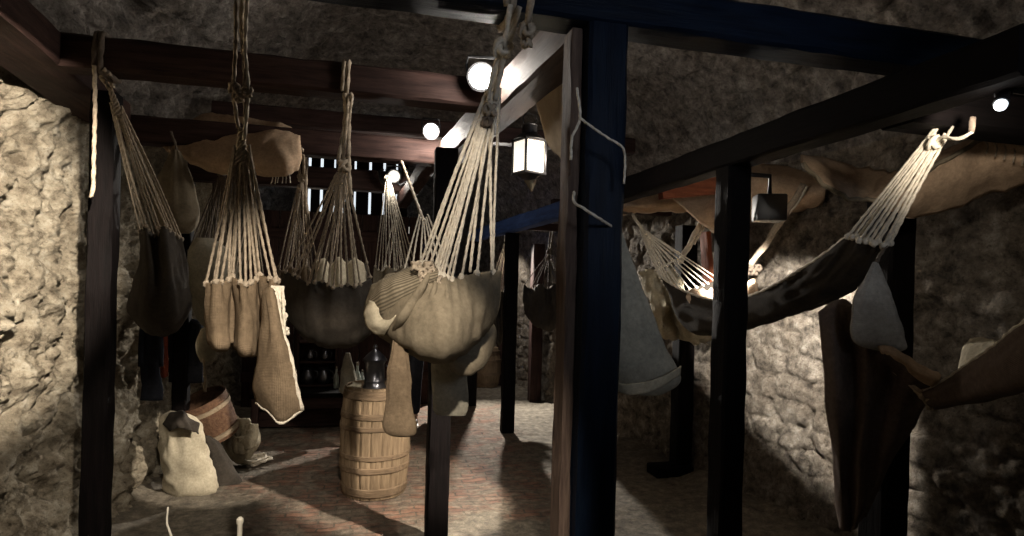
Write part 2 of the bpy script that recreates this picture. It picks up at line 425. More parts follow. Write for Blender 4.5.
def sack(name, rings, mat, parent=None, depth=.75, n=40, pleat=.10, lump=.012, seed=0, sub=5, uvs=True, closed_top=True):
    """a filled cloth bag: rings = (px left, px right, py, z) from the neck down, seen size at depth z"""
    R = []
    for (a, b, y, z) in rings:
        R.append((P((a+b)/2, y, z), (b-a)/2/FPX*z))
    cen = [r[0] for r in R]; rad = [Vector((r[1], 0, 0)) for r in R]
    def dense(seq):
        ext = [seq[0]*2-seq[1]]+seq+[seq[-1]*2-seq[-2]]; out = []
        for i in range(1, len(ext)-2):
            for j in range(sub): out.append(cr(ext[i-1], ext[i], ext[i+1], ext[i+2], j/sub))
        out.append(seq[-1]); return out
    cen = dense(cen); rad = [max(.004, v.x) for v in dense(rad)]
    verts = []; uv = []; m_ = len(cen); dist = 0
    for i in range(m_):
        if i: dist += (cen[i]-cen[i-1]).length
        g = max(0, 1-1.6*i/m_)
        for k in range(n):
            q = 2*PI*k/n
            rr = rad[i]*(1+pleat*g*math.sin(9*q+seed)+pleat*.5*g*math.sin(5*q+2*seed))
            p = cen[i] + _r0*math.cos(q)*rr + Vector((_f.x, _f.y, 0)).normalized()*math.sin(q)*rr*depth
            d = noise.noise(p*8+Vector((seed, seed, 0)))*lump + noise.noise(p*22+Vector((seed, 0, 0)))*lump*.4
            p = p + (p-cen[i]).normalized()*d*min(1, rad[i]/.05)
            verts.append(p); uv.append((q*rad[i], dist))
    faces = [(i*n+k, i*n+(k+1) % n, (i+1)*n+(k+1) % n, (i+1)*n+k) for i in range(m_-1) for k in range(n)]
    if closed_top: faces.append(tuple(range(n-1, -1, -1)))
    faces.append(tuple((m_-1)*n+k for k in range(n)))
    return _link(name, verts, faces, mat, parent, True, uv)

def knot_mb(c, r, seed=0):
    """an overhand lump of rope"""
    mb = MB(); pts = []
    for k in range(28):
        q = 2*PI*k/27*2
        pts.append(Vector(c)+Vector((math.cos(q)*r*(1+.3*math.cos(1.5*q+seed)), math.sin(q)*r*.8, math.sin(1.5*q+seed)*r*1.1)))
    mb.rope(pts, r*.48); return mb

# ------------------------------------------------------------------ the vaulted room
XL = -1.62
def xr(Y): return 3.60-.13*Y
Y0, Y1 = -2.4, 12.6
def hash2(i, j, s):
    x = np.sin(i*127.1+j*311.7+s*74.7)*43758.5453
    return x-np.floor(x)
def stones(u, v, su, sv, seed, jit=.62):
    """distance to the nearest joint between laid stones, and a random value per stone"""
    gv = v/sv; fv = np.floor(gv)
    F1 = np.full(u.shape, 9.0); F2 = np.full(u.shape, 9.0); ID = np.zeros(u.shape)
    for dj in (-1, 0, 1):
        row = fv+dj
        gu = u/su + hash2(row, row*0+3, seed)*5
        fu = np.floor(gu)
        for di in (-1, 0, 1):
            ci = fu+di
            cx = ci+.5+(hash2(ci, row, seed)-.5)*jit; cy = row+.5+(hash2(ci, row, seed+9)-.5)*jit*.8
            d = np.sqrt(((gu-cx))**2*1.0 + (gv-cy)**2*1.0)
            near = d < F1
            F2 = np.where(near, F1, np.minimum(F2, d)); ID = np.where(near, hash2(ci, row, seed+21), ID); F1 = np.where(near, d, F1)
    return np.clip((F2-F1)/.28, 0, 1), ID
def vnoise(u, v, seed):
    iu, iv = np.floor(u), np.floor(v); fu, fv = u-iu, v-iv
    fu = fu*fu*(3-2*fu); fv = fv*fv*(3-2*fv)
    a = hash2(iu, iv, seed); b = hash2(iu+1, iv, seed); c = hash2(iu, iv+1, seed); d = hash2(iu+1, iv+1, seed)
    return (a*(1-fu)+b*fu)*(1-fv)+(c*(1-fu)+d*fu)*fv-.5
def fbm(u, v, seed, o=5, g=.55):
    s = 0; a = 1
    for k in range(o): s = s+vnoise(u*2**k, v*2**k, seed+k)*a; a *= g
    return s
def grid_obj(name, X, Y, Z, mat, lab=None):
    nr, nc = X.shape
    co = np.stack([X, Y, Z], -1).reshape(-1, 3).astype('f4')
    idx = np.arange(nr*nc).reshape(nr, nc)
    q = np.stack([idx[:-1, :-1], idx[:-1, 1:], idx[1:, 1:], idx[1:, :-1]], -1).reshape(-1, 4)
    me = bpy.data.meshes.new(name); me.vertices.add(len(co)); me.vertices.foreach_set('co', co.ravel())
    me.loops.add(q.size); me.loops.foreach_set('vertex_index', q.ravel().astype('i4'))
    me.polygons.add(len(q)); me.polygons.foreach_set('loop_start', (np.arange(len(q))*4).astype('i4'))
    me.polygons.foreach_set('use_smooth', np.ones(len(q), bool))
    me.update(calc_edges=True); me.validate()
    me.materials.append(mat)
    o = bpy.data.objects.new(name, me); C.objects.link(o); o['kind'] = 'structure'
    return o
SPR, CROWN = 2.3, 3.9
def profile(n=2000):
    """unit profile from the foot of the left wall over the vault to the foot of the right wall: x in -1..1, z"""
    a = []
    for k in range(n+1):
        t = k/n
        if t < .27: a.append((-1, t/.27*SPR))
        elif t > .73: a.append((1, (1-t)/.27*SPR))
        else:
            q = PI*(1-(t-.27)/.46); a.append((math.cos(q), SPR+math.sin(q)*(CROWN-SPR)))
    return np.array(a)
def shell():
    pr = profile(); hw = 2.35
    ln = np.concatenate([[0], np.cumsum(np.hypot(np.diff(pr[:, 0])*hw, np.diff(pr[:, 1])))])
    S = np.arange(0, ln[-1], .02); S[-1] = ln[-1]
    px_, pz_ = np.interp(S, ln, pr[:, 0]), np.interp(S, ln, pr[:, 1])
    nx, nz = np.gradient(pz_, S), -np.gradient(px_*hw, S)      # inward normal
    ln_ = np.hypot(nx, nz); nx, nz = nx/ln_, nz/ln_
    # fine along the length near the camera, coarser far away
    ys = [Y0]
    while ys[-1] < Y1: ys.append(ys[-1]+(.02 if 1.0 < ys[-1] < 7 else .04))
    ys = np.array(ys); ys[-1] = Y1
    SS, YY = np.meshgrid(S, ys, indexing='ij')
    cx = (XL+xr(YY))/2; ha = (xr(YY)-XL)/2
    e, idn = stones(YY, SS, .34, .17, 3); e2, id2 = stones(YY+fbm(YY*3, SS*3, 5)*.12, SS+fbm(YY*3, SS*3, 8)*.10, .30, .21, 11, .9)
    rub = fbm(YY*2.2, SS*2.2, 31); fine = fbm(YY*14, SS*14, 41, 4, .6)
    right = (e**.5)*.036+(idn-.5)*.034+rub*.04+fine*.022
    left = (e2**.5)*.012+(id2-.5)*.022+rub*.12+fbm(YY*9+rub*2, SS*5, 77, 5, .70)*.085-np.clip(fbm(YY*7, SS*5, 99, 4, .6)-.12, 0, 1)*.16+fine*.03
    w = np.clip((SS-ln[-1]*.25)/(ln[-1]*.3), 0, 1)
    d = left*(1-w)+right*w
    X = cx+ha*px_[:, None]+nx[:, None]*d; Z = pz_[:, None]+nz[:, None]*d
    # rubble toe at the foot of the walls
    toe = np.exp(-Z/.10)*(.09+.08*fbm(YY*3, SS*0+1, 90))
    X = X + np.sign(nx[:, None])*np.where(np.abs(px_[:, None]) > .99, toe, 0)
    i1 = int(np.searchsorted(S, ln[-1]*0)); zl = np.searchsorted(S, np.interp(.30, np.linspace(0, 1, len(ln)), ln)); zr = np.searchsorted(S, np.interp(.70, np.linspace(0, 1, len(ln)), ln))
    grid_obj('wall_left', X[:zl+1], YY[:zl+1], Z[:zl+1], M['stone_left'])
    grid_obj('ceiling', X[zl:zr+1], YY[zl:zr+1], Z[zl:zr+1], M['stone_vault'])
    grid_obj('wall_right', X[zr:], YY[zr:], Z[zr:], M['stone_right'])
    # end walls fill the profile
    for nm, yv in (('wall_back', Y1-.1), ('wall_front', Y0+.1)):
        gx, gz = np.meshgrid(np.arange(-1.9, 4.1, .05), np.arange(-.05, 3.7, .05), indexing='ij')
        e, i_ = stones(gx, gz, .34, .2, 50)
        grid_obj(nm, gx, yv+(.03*e+.03*i_)*(-1 if nm == 'wall_back' else 1), gz, M['stone_vault'])
    # floor
    fx, fy = np.meshgrid(np.arange(-1.95, 4.15, .03), np.arange(Y0-.05, Y1+.05, .03), indexing='ij')
    wob = fbm(fx*1.2, fy*1.2, 60)*.03+fbm(fx*8, fy*8, 66, 4)*.012
    nearR = np.exp(-np.maximum(xr(fy)-fx, 0)/.35)*.10*(.6+fbm(fx*3, fy*3, 71)); nearL = np.exp(-np.maximum(fx-XL, 0)/.25)*.06
    grid_obj('floor', fx, fy, wob+nearR+nearL, M['floor'])
shell()

# ------------------------------------------------------------------ timber frame
def beam(name, label, p0, p1, w, h, mat, cat='beam', group=None, seed=0, up=(0, 0, 1), rough=.005):
    o = timber(p0, p1, w, h, up, rough, seed).build(name, mat, None, 'auto')
    return tag(o, label, cat, group)
G = 'timbers of the hammock frame'
beam('crossbeam', 'dark crossbeam coloured blue for cool light, over the tall blue post, running to the top right', V(-1.5, 1.87, 2.565), V(3.2, 1.87, 2.565), .14, .14, M['blue_x'], 'beam', G, 1)
beam('crossbeam', 'dark red-brown crossbeam on the left post, with the first hammock rope wrapped round it', V(-1.27, 2.94, 2.575), V(.62, 2.94, 2.575), .14, .14, M['dark_x'], 'beam', G, 2)
beam('crossbeam', 'dark crossbeam under the rear lamp carrying the ochre blanket', V(-1.5, 4.30, 2.56), V(.60, 4.30, 2.56), .14, .17, M['dark_x'], 'beam', G, 3)
beam('crossbeam', 'rear crossbeam below the slatted window with round spotlight on it', V(-1.5, 5.75, 2.56), V(.42, 5.75, 2.56), .15, .19, M['dark_x'], 'beam', G, 4)
beam('lengthwise_beam', 'pale-faced ceiling beam running back beside the bright lamp', V(.72, 1.95, 2.55), V(.54, 4.45, 2.55), .15, .17, M['mid_y'], 'beam', G, 5)
beam('lengthwise_beam', 'black beam on the right-hand post running towards the top right corner', V(1.62, 1.15, 2.265), V(1.62, 4.2, 2.265), .12, .13, M['black_y'], 'beam', G, 6)
beam('lengthwise_beam', 'beam coloured bright blue for cool light, on the slim rear post', V(1.62, 4.22, 2.265), V(1.40, 8.05, 2.265), .12, .14, M['bright_blue_y'], 'beam', G, 7)
beam('lengthwise_beam', 'dark wall plate timber along the top of the left wall', V(-1.22, 1.3, 2.575), V(-1.49, 3.95, 2.575), .26, .14, M['dark_y'], 'beam', G, 8)
beam('roof_beam', 'dark rear roof beam high under the vault behind the lamps', V(-1.2, 5.2, 2.95), V(2.4, 5.2, 2.95), .14, .14, M['dark_x'], 'beam', G, 9)
beam('brace', 'diagonal brace beside the rear lamp below the roof timbers', P(438, 152, 4.35), P(402, 202, 5.6), .10, .12, M['dark_y'], 'brace', G, 10)
def post(label, x, y, top, w, mat, seed, name='post', d=None, base=0.0, lean=(0, 0)):
    return beam(name, label, V(x, y, base), V(x+lean[0], y+lean[1], top), w, d or w, mat, 'post', G, seed, (0, 1, 0))
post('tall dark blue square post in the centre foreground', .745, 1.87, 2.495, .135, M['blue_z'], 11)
a = PY(577, 30, 1.90); b = PY(575, 536, 1.90)
beam('post_lining', 'weathered bare wooden plank nailed along the left side of the tall blue post', V(.655, 1.905, 0), V(.655, 1.905, 2.49), .035, .09, M['plank'], 'plank', None, 12, (0, 1, 0), .008)
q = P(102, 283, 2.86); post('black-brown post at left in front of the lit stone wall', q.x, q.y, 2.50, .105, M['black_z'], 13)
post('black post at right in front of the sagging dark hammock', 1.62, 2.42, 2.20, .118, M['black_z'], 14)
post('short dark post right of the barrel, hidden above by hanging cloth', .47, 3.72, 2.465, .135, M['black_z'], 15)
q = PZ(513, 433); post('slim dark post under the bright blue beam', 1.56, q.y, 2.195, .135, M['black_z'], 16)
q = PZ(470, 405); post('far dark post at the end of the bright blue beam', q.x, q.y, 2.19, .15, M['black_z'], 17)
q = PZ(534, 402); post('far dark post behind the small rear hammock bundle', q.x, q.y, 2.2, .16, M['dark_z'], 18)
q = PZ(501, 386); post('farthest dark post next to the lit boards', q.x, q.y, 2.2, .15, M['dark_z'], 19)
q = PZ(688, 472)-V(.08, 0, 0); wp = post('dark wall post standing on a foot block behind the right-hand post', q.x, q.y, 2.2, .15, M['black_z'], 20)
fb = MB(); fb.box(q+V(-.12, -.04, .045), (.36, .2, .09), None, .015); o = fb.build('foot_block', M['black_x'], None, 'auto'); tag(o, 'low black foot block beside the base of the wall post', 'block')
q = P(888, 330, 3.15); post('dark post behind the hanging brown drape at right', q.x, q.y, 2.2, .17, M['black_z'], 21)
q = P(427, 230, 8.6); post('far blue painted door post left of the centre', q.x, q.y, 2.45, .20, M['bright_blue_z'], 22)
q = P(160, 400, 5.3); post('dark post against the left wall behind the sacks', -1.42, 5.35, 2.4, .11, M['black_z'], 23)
# short timbers between the long right beam and the wall
beam('tie_beam', 'red-brown tie board above the right-hand canvas', P(660, 190, 4.2), P(800, 178, 4.6), .06, .13, M['red_x'], 'board', None, 24)
beam('wall_board', 'upright red-brown board between hammock cords and black post at right', P(705, 232, 4.9), P(712, 330, 4.9), .11, .04, M['red_z'], 'board', None, 25, (1, 0, 0))
beam('wall_board', 'short upright pinkish board left of the pale rope by the loudspeaker', P(741, 210, 4.7), P(739, 262, 4.7), .09, .04, M['red_z'], 'board', None, 26, (1, 0, 0))
beam('rafter', 'thin dark rafter from the right beam to the wall at the rear', V(1.6, 5.1, 2.36), V(2.75, 5.1, 2.36), .09, .09, M['dark_x'], 'beam', G, 27)
beam('rafter', 'thin dark rafter behind the slim post at the rear', V(1.5, 7.0, 2.34), V(2.5, 7.0, 2.34), .09, .09, M['dark_x'], 'beam', G, 28)
beam('rafter', 'added black rafter deepening the dark at the far right of the beams', V(1.69, 1.62, 2.265), V(3.15, 1.62, 2.265), .14, .13, M['black_x'], 'beam', G, 29)  # black timber added to darken the joint of the beams

# ------------------------------------------------------------------ hammocks
HG = 'hammocks slung from the beams'
def hammock(label, rows, knot, rope_to, mat, far=None, far_to=None, n=13, seed=0, r=.0042, plait=.10, rmat='rope',
            over=None, wr=.006, name='hammock', fold=None, sub=6, farn=7, hook=None):
    """rows: grid of (px, py, z) from the near hem to the far hem; knot: world point where the cords gather"""
    g = pg(rows)
    base = g[len(g)//2][len(g[0])//2]
    t = thing(name, label, 'hammock', (base.x, base.y, base.z), HG)
    cv = sheet('canvas', g, mat, t, sub+2, sub+2, wr, 9, .005, seed, fold if fold is not None else (.008, n/2, .10))
    E = EDGE[cv]
    def end(edge, kn, to, n, plait, at=None):
        mid = sum(edge, Vector())/len(edge)
        dn = (mid-kn).normalized()
        pl = kn+dn*plait
        side = (edge[-1]-edge[0]).normalized()
        ends = [edge[int(f*(len(edge)-1))] for f in at] if at else pick(edge, n)
        n = len(ends)
        for k, p in enumerate(ends):
            s = (k/(n-1)-.5)
            mb = MB()
            q0 = pl + side*s*.045 + dn*(.06*(-abs(s)*2)) + noise.noise_vector(Vector((k, seed, 1)))*.004
            sag = (q0+p)/2 + noise.noise_vector(Vector((k*3.1, seed, 5)))*.012
            mb.rope([q0, sag, p-dn*.004], r, None, 7, .009)
            kb = MB(); kb.ball(p, r*2.4, 1, 1, 1.2, 8, r*.9, k)
            mb.add(kb.v, kb.f)
            mb.build('clew_cord', M[rmat], t)
        if plait > 0:
            mb = MB(); m2 = 14
            for i in range(2):      # flat sword-mat plait: crossing strands
                for s in (-1, 1):
                    pts = []
                    for j in range(m2+1):
                        f = j/m2; wd = .005+.013*f
                        pts.append(kn+dn*plait*f + side*wd*math.sin(f*PI*4+i*PI/2)*s + Vector((_f.x, _f.y, 0))*.006*math.cos(f*PI*4+i)*s)
                    mb.rope(pts, r*1.15, None, 7, .009)
            mb.build('plaited_clew', M[rmat], t)
        return dn
    end(E['top'], knot, rope_to, n, plait, hook)
    if far is not None: end(E['bottom'], far, far_to, farn, 0)
    return t, cv
def hang_rope(t, pts, r=.011, mat='rope', name='suspension_rope'):
    mb = MB(); mb.rope(pts, r, None, 9); return mb.build(name, M[mat], t)
def beam_wrap(t, x, Yb, zb, w, h, r, mat='rope', turns=2, tilt=.02):
    """turns of rope round a crossbeam lying along x"""
    mb = MB(); pts = []; cw, ch = w/2+r*.9, h/2+r*.9
    loop = [(-cw, -ch), (-cw, ch), (cw, ch), (cw, -ch)]
    for k in range(turns*4+1):
        a_, b_ = loop[k % 4]; pts.append(Vector((x+tilt*k/4, Yb+a_, zb+b_)))
    line = []
    for i in range(len(pts)-1): line += [pts[i].lerp(pts[i+1], f) for f in (.08, .5, .92)]
    mb.rope(line, r, None, 9); return mb.build('beam_lashing', M[mat], t)
def knot(t, c, r, mat='rope', seed=0, name='knot'): return knot_mb(c, r, seed).build(name, M[mat], t)

# --- first hammock on the left (dark, against the wall)
k1 = P(110, 88, 2.66)
rows = [[(138, 232, 3.02), (146, 226, 2.93), (155, 236, 3.0), (164, 226, 2.95), (173, 234, 3.05), (183, 240, 3.12)],
        [(139, 262, 3.04), (148, 264, 2.95), (158, 268, 3.0), (168, 264, 2.97), (178, 266, 3.07), (187, 264, 3.15)],
        [(131, 292, 3.14), (143, 306, 3.04), (157, 314, 3.05), (170, 312, 3.06), (182, 300, 3.12), (190, 286, 3.2)],
        [(128, 312, 3.3), (142, 328, 3.25), (157, 336, 3.25), (171, 334, 3.25), (183, 322, 3.3), (191, 304, 3.35)],
        [(140, 312, 3.6), (150, 322, 3.6), (160, 326, 3.6), (171, 326, 3.6), (181, 318, 3.6), (190, 306, 3.6)],
        [(150, 284, 3.85), (158, 288, 3.85), (165, 290, 3.85), (173, 290, 3.85), (180, 287, 3.85), (187, 284, 3.85)]]
t, cv = hammock('dark brown hammock hanging beside the left post', rows, k1, None, M['dark_canvas'], P(172, 200, 4.0), None, 12, 1, .004, .13, 'rope')
wx = PY(97, 60, 2.86).x
beam_wrap(t, wx-.01, 2.94, 2.575, .14, .14, .011, 'dark_rope', 2)
hang_rope(t, [V(wx+.03, 2.86, 2.50), P(101, 76, 2.62), k1+V(-.006, 0, .0)], .008); hang_rope(t, [V(wx+.04, 2.88, 2.49), P(108, 75, 2.63), k1+V(.012, 0, 0)], .008)
hang_rope(t, [P(172, 200, 4.0), V(P(172, 200, 4.0).x+.02, 4.28, 2.47)], .009)
hang_rope(t, [V(wx-.005, 2.85, 2.51), P(95, 110, 2.60), P(94, 150, 2.60), P(93, 190, 2.60), P(90, 197, 2.60)], .0075, 'rope', 'loose_rope_end')

# --- second hammock (brown, folded, with the hanging flap)
k2 = P(241, 128, 1.83)
rows = [[(206, 284, 1.972), (216, 282, 1.922), (226, 281, 1.939), (233, 275, 1.988), (243, 284, 1.917), (254, 281, 1.956), (261, 275, 1.994), (270, 279, 1.939), (280, 281, 1.972)],
        [(204, 306, 1.966), (215, 306, 1.906), (227, 306, 1.933), (233, 300, 1.988), (243, 308, 1.906), (254, 305, 1.950), (260, 300, 1.988), (269, 303, 1.928), (279, 303, 1.972)],
        [(205, 330, 1.972), (214, 332, 1.906), (227, 331, 1.933), (233, 329, 1.988), (243, 334, 1.901), (254, 333, 1.950), (260, 330, 1.988), (268, 324, 1.933), (277, 320, 1.978)],
        [(208, 343, 2.010), (216, 349, 1.939), (227, 349, 1.961), (233, 346, 2.005), (243, 354, 1.933), (253, 355, 1.978), (259, 350, 2.010), (267, 340, 1.966), (275, 330, 2.005)],
        [(212, 336, 2.500), (219, 338, 2.450), (227, 338, 2.450), (233, 337, 2.450), (243, 340, 2.450), (252, 340, 2.450), (258, 338, 2.450), (265, 332, 2.450), (272, 326, 2.500)],
        [(222, 292, 3.300), (228, 293, 3.300), (233, 294, 3.300), (238, 294, 3.300), (244, 295, 3.300), (250, 294, 3.300), (255, 294, 3.300), (260, 293, 3.300), (266, 292, 3.300)]]
t, cv2 = hammock('brown hessian hammock in deep folds with a long flap hanging from its right side', rows, k2, None, M['hessian'], P(250, 215, 3.75), None, 16, 2, .004, .11, 'rope', wr=.008)
tx = PY(240, -30, 1.80).x
for dx, nx_ in ((-5, -3), (4, 4)):
    hang_rope(t, [V(tx+dx*.003, 1.79, 2.60), P(239+dx*.6, 20, 1.75), P(240+dx, 60, 1.78), P(240+dx*1.3, 92, 1.80), P(241+nx_, 128, 1.83)], .0055)
hang_rope(t, [V(tx+.03, 1.79, 2.60), P(245, 40, 1.76), P(248, 90, 1.80), P(244, 140, 1.83)], .0055, 'white_rope')
beam_wrap(t, tx-.02, 1.87, 2.565, .14, .14, .009, 'rope', 2)
for (x, y, s) in ((234, 88, 0), (247, 92, 1), (239, 97, 2)): knot(t, P(x, y, 1.79), .011, 'rope', s)
hang_rope(t, [P(250, 215, 3.75), V(P(250, 215, 3.75).x, 4.25, 2.50)], .009)
flap = sheet('canvas_flap', pg([[(264, 290, 1.90), (268, 288, 1.88), (272, 288, 1.87), (275, 292, 1.88)],
    [(262, 325, 1.90), (268, 324, 1.86), (275, 324, 1.85), (281, 322, 1.88)],
    [(258, 358, 1.91), (268, 358, 1.86), (280, 358, 1.84), (290, 355, 1.87)],
    [(253, 385, 1.93), (267, 388, 1.87), (283, 388, 1.85), (297, 388, 1.88)],
    [(257, 402, 1.95), (270, 412, 1.90), (283, 423, 1.88), (302, 410, 1.90)]]), M['hessian'], t, 6, 6, .006, 9, .005, 3)
hm = MB(); hm.rope(EDGE[flap]['right'], .006); hm.rope(EDGE[flap]['bottom'], .005); tag(hm.build('hem_cord', M['white_rope'], flap), 'white cord sewn along the edge')
for k in range(7):
    x0 = 272+k*1.8; mb = MB()
    mb.rope([P(x0, 286, 1.90), P(x0+random.uniform(-4, 5), 300+k*3, 1.88), P(x0+random.uniform(0, 7), 318+k*4, 1.89), P(x0+random.uniform(0, 6), 334+k*3, 1.9)], .0042)
    mb.build('frayed_cord', M['white_rope'], t)
for k in range(3): knot(t, P(281+k*2, 303+k*14, 1.9), .009, 'white_rope', k, 'knotted_end')

# --- third hammock (dark sling in the middle)
k3 = P(343, 160, 2.93)
rows = [[(285, 271, 3.25), (297, 276, 3.12), (310, 284, 3.04), (322, 281, 3.06), (334, 288, 3.0), (346, 284, 3.03), (358, 286, 3.04), (371, 276, 3.2)],
        [(280, 288, 3.24), (294, 300, 3.08), (309, 306, 3.0), (322, 306, 3.0), (334, 310, 2.96), (347, 308, 2.98), (360, 306, 3.02), (374, 296, 3.2)],
        [(281, 304, 3.25), (295, 319, 3.1), (310, 328, 3.02), (322, 331, 3.0), (334, 333, 2.98), (347, 332, 3.0), (360, 328, 3.05), (373, 318, 3.2)],
        [(289, 318, 3.32), (300, 333, 3.2), (312, 341, 3.15), (323, 345, 3.13), (334, 347, 3.12), (346, 346, 3.13), (358, 343, 3.16), (370, 334, 3.25)],
        [(300, 318, 3.7), (308, 330, 3.7), (317, 335, 3.7), (326, 337, 3.7), (336, 338, 3.7), (346, 337, 3.7), (356, 334, 3.7), (366, 326, 3.7)],
        [(314, 270, 4.0), (322, 258, 4.05), (329, 270, 3.98), (336, 257, 4.05), (343, 270, 3.98), (350, 258, 4.05), (358, 268, 3.98), (368, 262, 4.05)]]
t, cv = hammock('wide dark hammock slung just left of the main hammock', rows, k3, None, M['dark_canvas'], P(343, 190, 4.2), None, 13, 4, .0046, .12, 'rope')
wx = PY(347, 90, 2.86).x
beam_wrap(t, wx-.02, 2.94, 2.575, .14, .14, .009, 'rope', 2)
hang_rope(t, [V(wx-.01, 2.86, 2.50), P(345, 120, 2.90), k3+V(-.02, 0, .0)], .009); hang_rope(t, [V(wx+.02, 2.86, 2.50), P(349, 120, 2.90), P(349, 170, 2.92), P(351, 195, 2.92)], .009)
hang_rope(t, [V(wx+.005, 2.87, 2.5), P(345, 140, 2.91), P(343, 163, 2.93)], .008); knot(t, P(344, 166, 2.92), .02, 'rope', 3)
hang_rope(t, [P(343, 190, 4.2), V(P(343, 190, 4.2).x, 4.30, 2.47)], .009)
lin = sheet('inner_face', pg([[(316, 262, 3.75), (324, 258, 3.72), (331, 264, 3.75), (339, 257, 3.71), (347, 263, 3.75), (355, 258, 3.71), (364, 264, 3.75)],
    [(314, 282, 3.6), (323, 280, 3.55), (331, 283, 3.6), (339, 280, 3.55), (347, 283, 3.6), (356, 280, 3.55), (367, 282, 3.6)],
    [(312, 310, 3.5), (322, 312, 3.45), (331, 314, 3.5), (339, 313, 3.45), (347, 314, 3.5), (357, 312, 3.45), (368, 308, 3.5)]]), M['cream'], t, 6, 6, .008, 12, .004, 6, None, 'paler folded sheet coloured as the lamplit inside of the sling')  # lamplight on the inner folds is put into this paler cloth

# --- main hammock in the middle foreground
k5 = P(493, 92, 2.02)
rows = [[(373, 285, 2.38), (386, 276, 2.28), (404, 268, 2.22), (425, 264, 2.16), (440, 273, 2.10), (452, 279, 2.12), (466, 275, 2.16), (484, 272, 2.22), (501, 271, 2.34)],
        [(367, 302, 2.35), (384, 298, 2.22), (404, 294, 2.13), (424, 292, 2.07), (440, 297, 2.03), (454, 302, 2.05), (468, 300, 2.11), (485, 297, 2.19), (500, 295, 2.34)],
        [(366, 320, 2.33), (382, 321, 2.18), (402, 322, 2.08), (422, 322, 2.02), (440, 325, 2.0), (455, 327, 2.02), (469, 324, 2.09), (484, 319, 2.19), (496, 314, 2.34)],
        [(376, 333, 2.34), (389, 339, 2.22), (405, 347, 2.12), (423, 354, 2.07), (440, 357, 2.05), (455, 354, 2.08), (468, 347, 2.15), (480, 338, 2.24), (490, 327, 2.36)],
        [(384, 334, 2.6), (395, 343, 2.5), (409, 351, 2.45), (425, 359, 2.42), (440, 361, 2.4), (453, 358, 2.42), (465, 351, 2.45), (475, 342, 2.5), (485, 330, 2.58)],
        [(392, 320, 2.9), (402, 330, 2.9), (413, 336, 2.9), (424, 340, 2.9), (436, 342, 2.9), (446, 340, 2.9), (456, 336, 2.9), (465, 330, 2.9), (474, 320, 2.9)],
        [(400, 284, 3.2), (407, 288, 3.2), (414, 290, 3.2), (421, 292, 3.2), (428, 293, 3.2), (435, 292, 3.2), (442, 290, 3.2), (449, 288, 3.2), (456, 284, 3.2)]]
t, cv5 = hammock('large khaki canvas hammock in the centre foreground with a turned-out striped edge', rows, k5, None, M['canvas'], P(424, 222, 3.5), None, 14, 5, .0048, .05, 'white_rope', wr=.008, fold=(.003, 5, .12), hook=(.35, .38, .41, .44, .46, .48, .51, .54, .58, .63, .72, .83, .96))
bx = PY(512, 10, 1.80).x
hang_rope(t, [V(bx-.01, 1.785, 2.50), P(507, 30, 1.86), P(501, 48, 1.90), P(495, 70, 1.96), k5], .008, 'white_rope')
hang_rope(t, [V(bx+.02, 1.79, 2.50), P(513, 30, 1.86), P(506, 50, 1.90), P(500, 75, 1.96), P(495, 100, 2.02)], .008, 'white_rope')
hang_rope(t, [P(502, 50, 1.9), P(492, 75, 1.95), P(488, 100, 2.0)], .006, 'white_rope')
beam_wrap(t, bx-.02, 1.87, 2.565, .14, .14, .010, 'rope', 2)
knot(t, P(503, 48, 1.895), .020, 'white_rope', 1); knot(t, P(490, 110, 2.02), .015, 'rope', 2); knot(t, P(487, 122, 2.03), .013, 'dark_rope', 4)
for (x, y) in ((470, 272), (492, 271)): hang_rope(t, [P(493, 92, 2.02), P(490 if x > 480 else 484, 140, 2.08), P(x, y, 2.22)], .0055, 'white_rope', 'side_cord')
for k, (x0, y0, x1, y1, x2, y2) in enumerate(((431, 270, 414, 300, 392, 334), (437, 276, 428, 310, 410, 348), (446, 281, 446, 316, 432, 355))):
    fm = MB(); pts = [P(x0, y0, 2.085), P((x0+x1)/2+1, (y0+y1)/2, 2.05), P(x1, y1, 2.065), P((x1+x2)/2, (y1+y2)/2, 2.055), P(x2, y2, 2.16)]
    ln = smooth_line(pts, .01); fm.tube(ln, [.004+.016*math.sin(PI*min(1, max(0, i/(len(ln)-1))))**.8 for i in range(len(ln))], 12, True, .8)
    _link('gathered_fold', fm.v, fm.f, M['canvas'], t, True, [(v.x*1.0, v.z) for v in fm.v])
sheet('striped_lining', pg([[(434, 262, 2.14), (418, 264, 2.17), (400, 271, 2.20), (384, 279, 2.24), (372, 290, 2.32)],
    [(438, 274, 2.055), (420, 279, 2.08), (402, 286, 2.11), (384, 294, 2.16), (368, 304, 2.29)],
    [(433, 288, 2.10), (418, 296, 2.11), (402, 306, 2.13), (384, 316, 2.19), (367, 320, 2.33)]]), M['striped'], t, 8, 6, .005, 9, .004, 7, None, 'striped inner cloth turned outwards over the left edge')
sheet('hem_band', pg([[(369, 300, 2.27), (365, 312, 2.26), (366, 324, 2.24), (373, 333, 2.20), (384, 336, 2.18)],
    [(374, 302, 2.23), (372, 312, 2.20), (374, 322, 2.17), (381, 328, 2.14), (390, 326, 2.12)],
    [(380, 304, 2.22), (379, 312, 2.18), (383, 319, 2.15), (389, 320, 2.12), (396, 315, 2.10)]]), M['cream'], t, 6, 5, .004, 14, .004, 8, None, 'cream hem curling out at the left')
for k in range(6): knot(t, P(418+k*4+random.uniform(-2, 2), 266+k % 3*7, 2.08), .012, 'rope', k, 'hem_knot')
hang_rope(t, [P(424, 222, 3.5), V(P(424, 222, 3.5).x-.1, 4.25, 2.48)], .009)
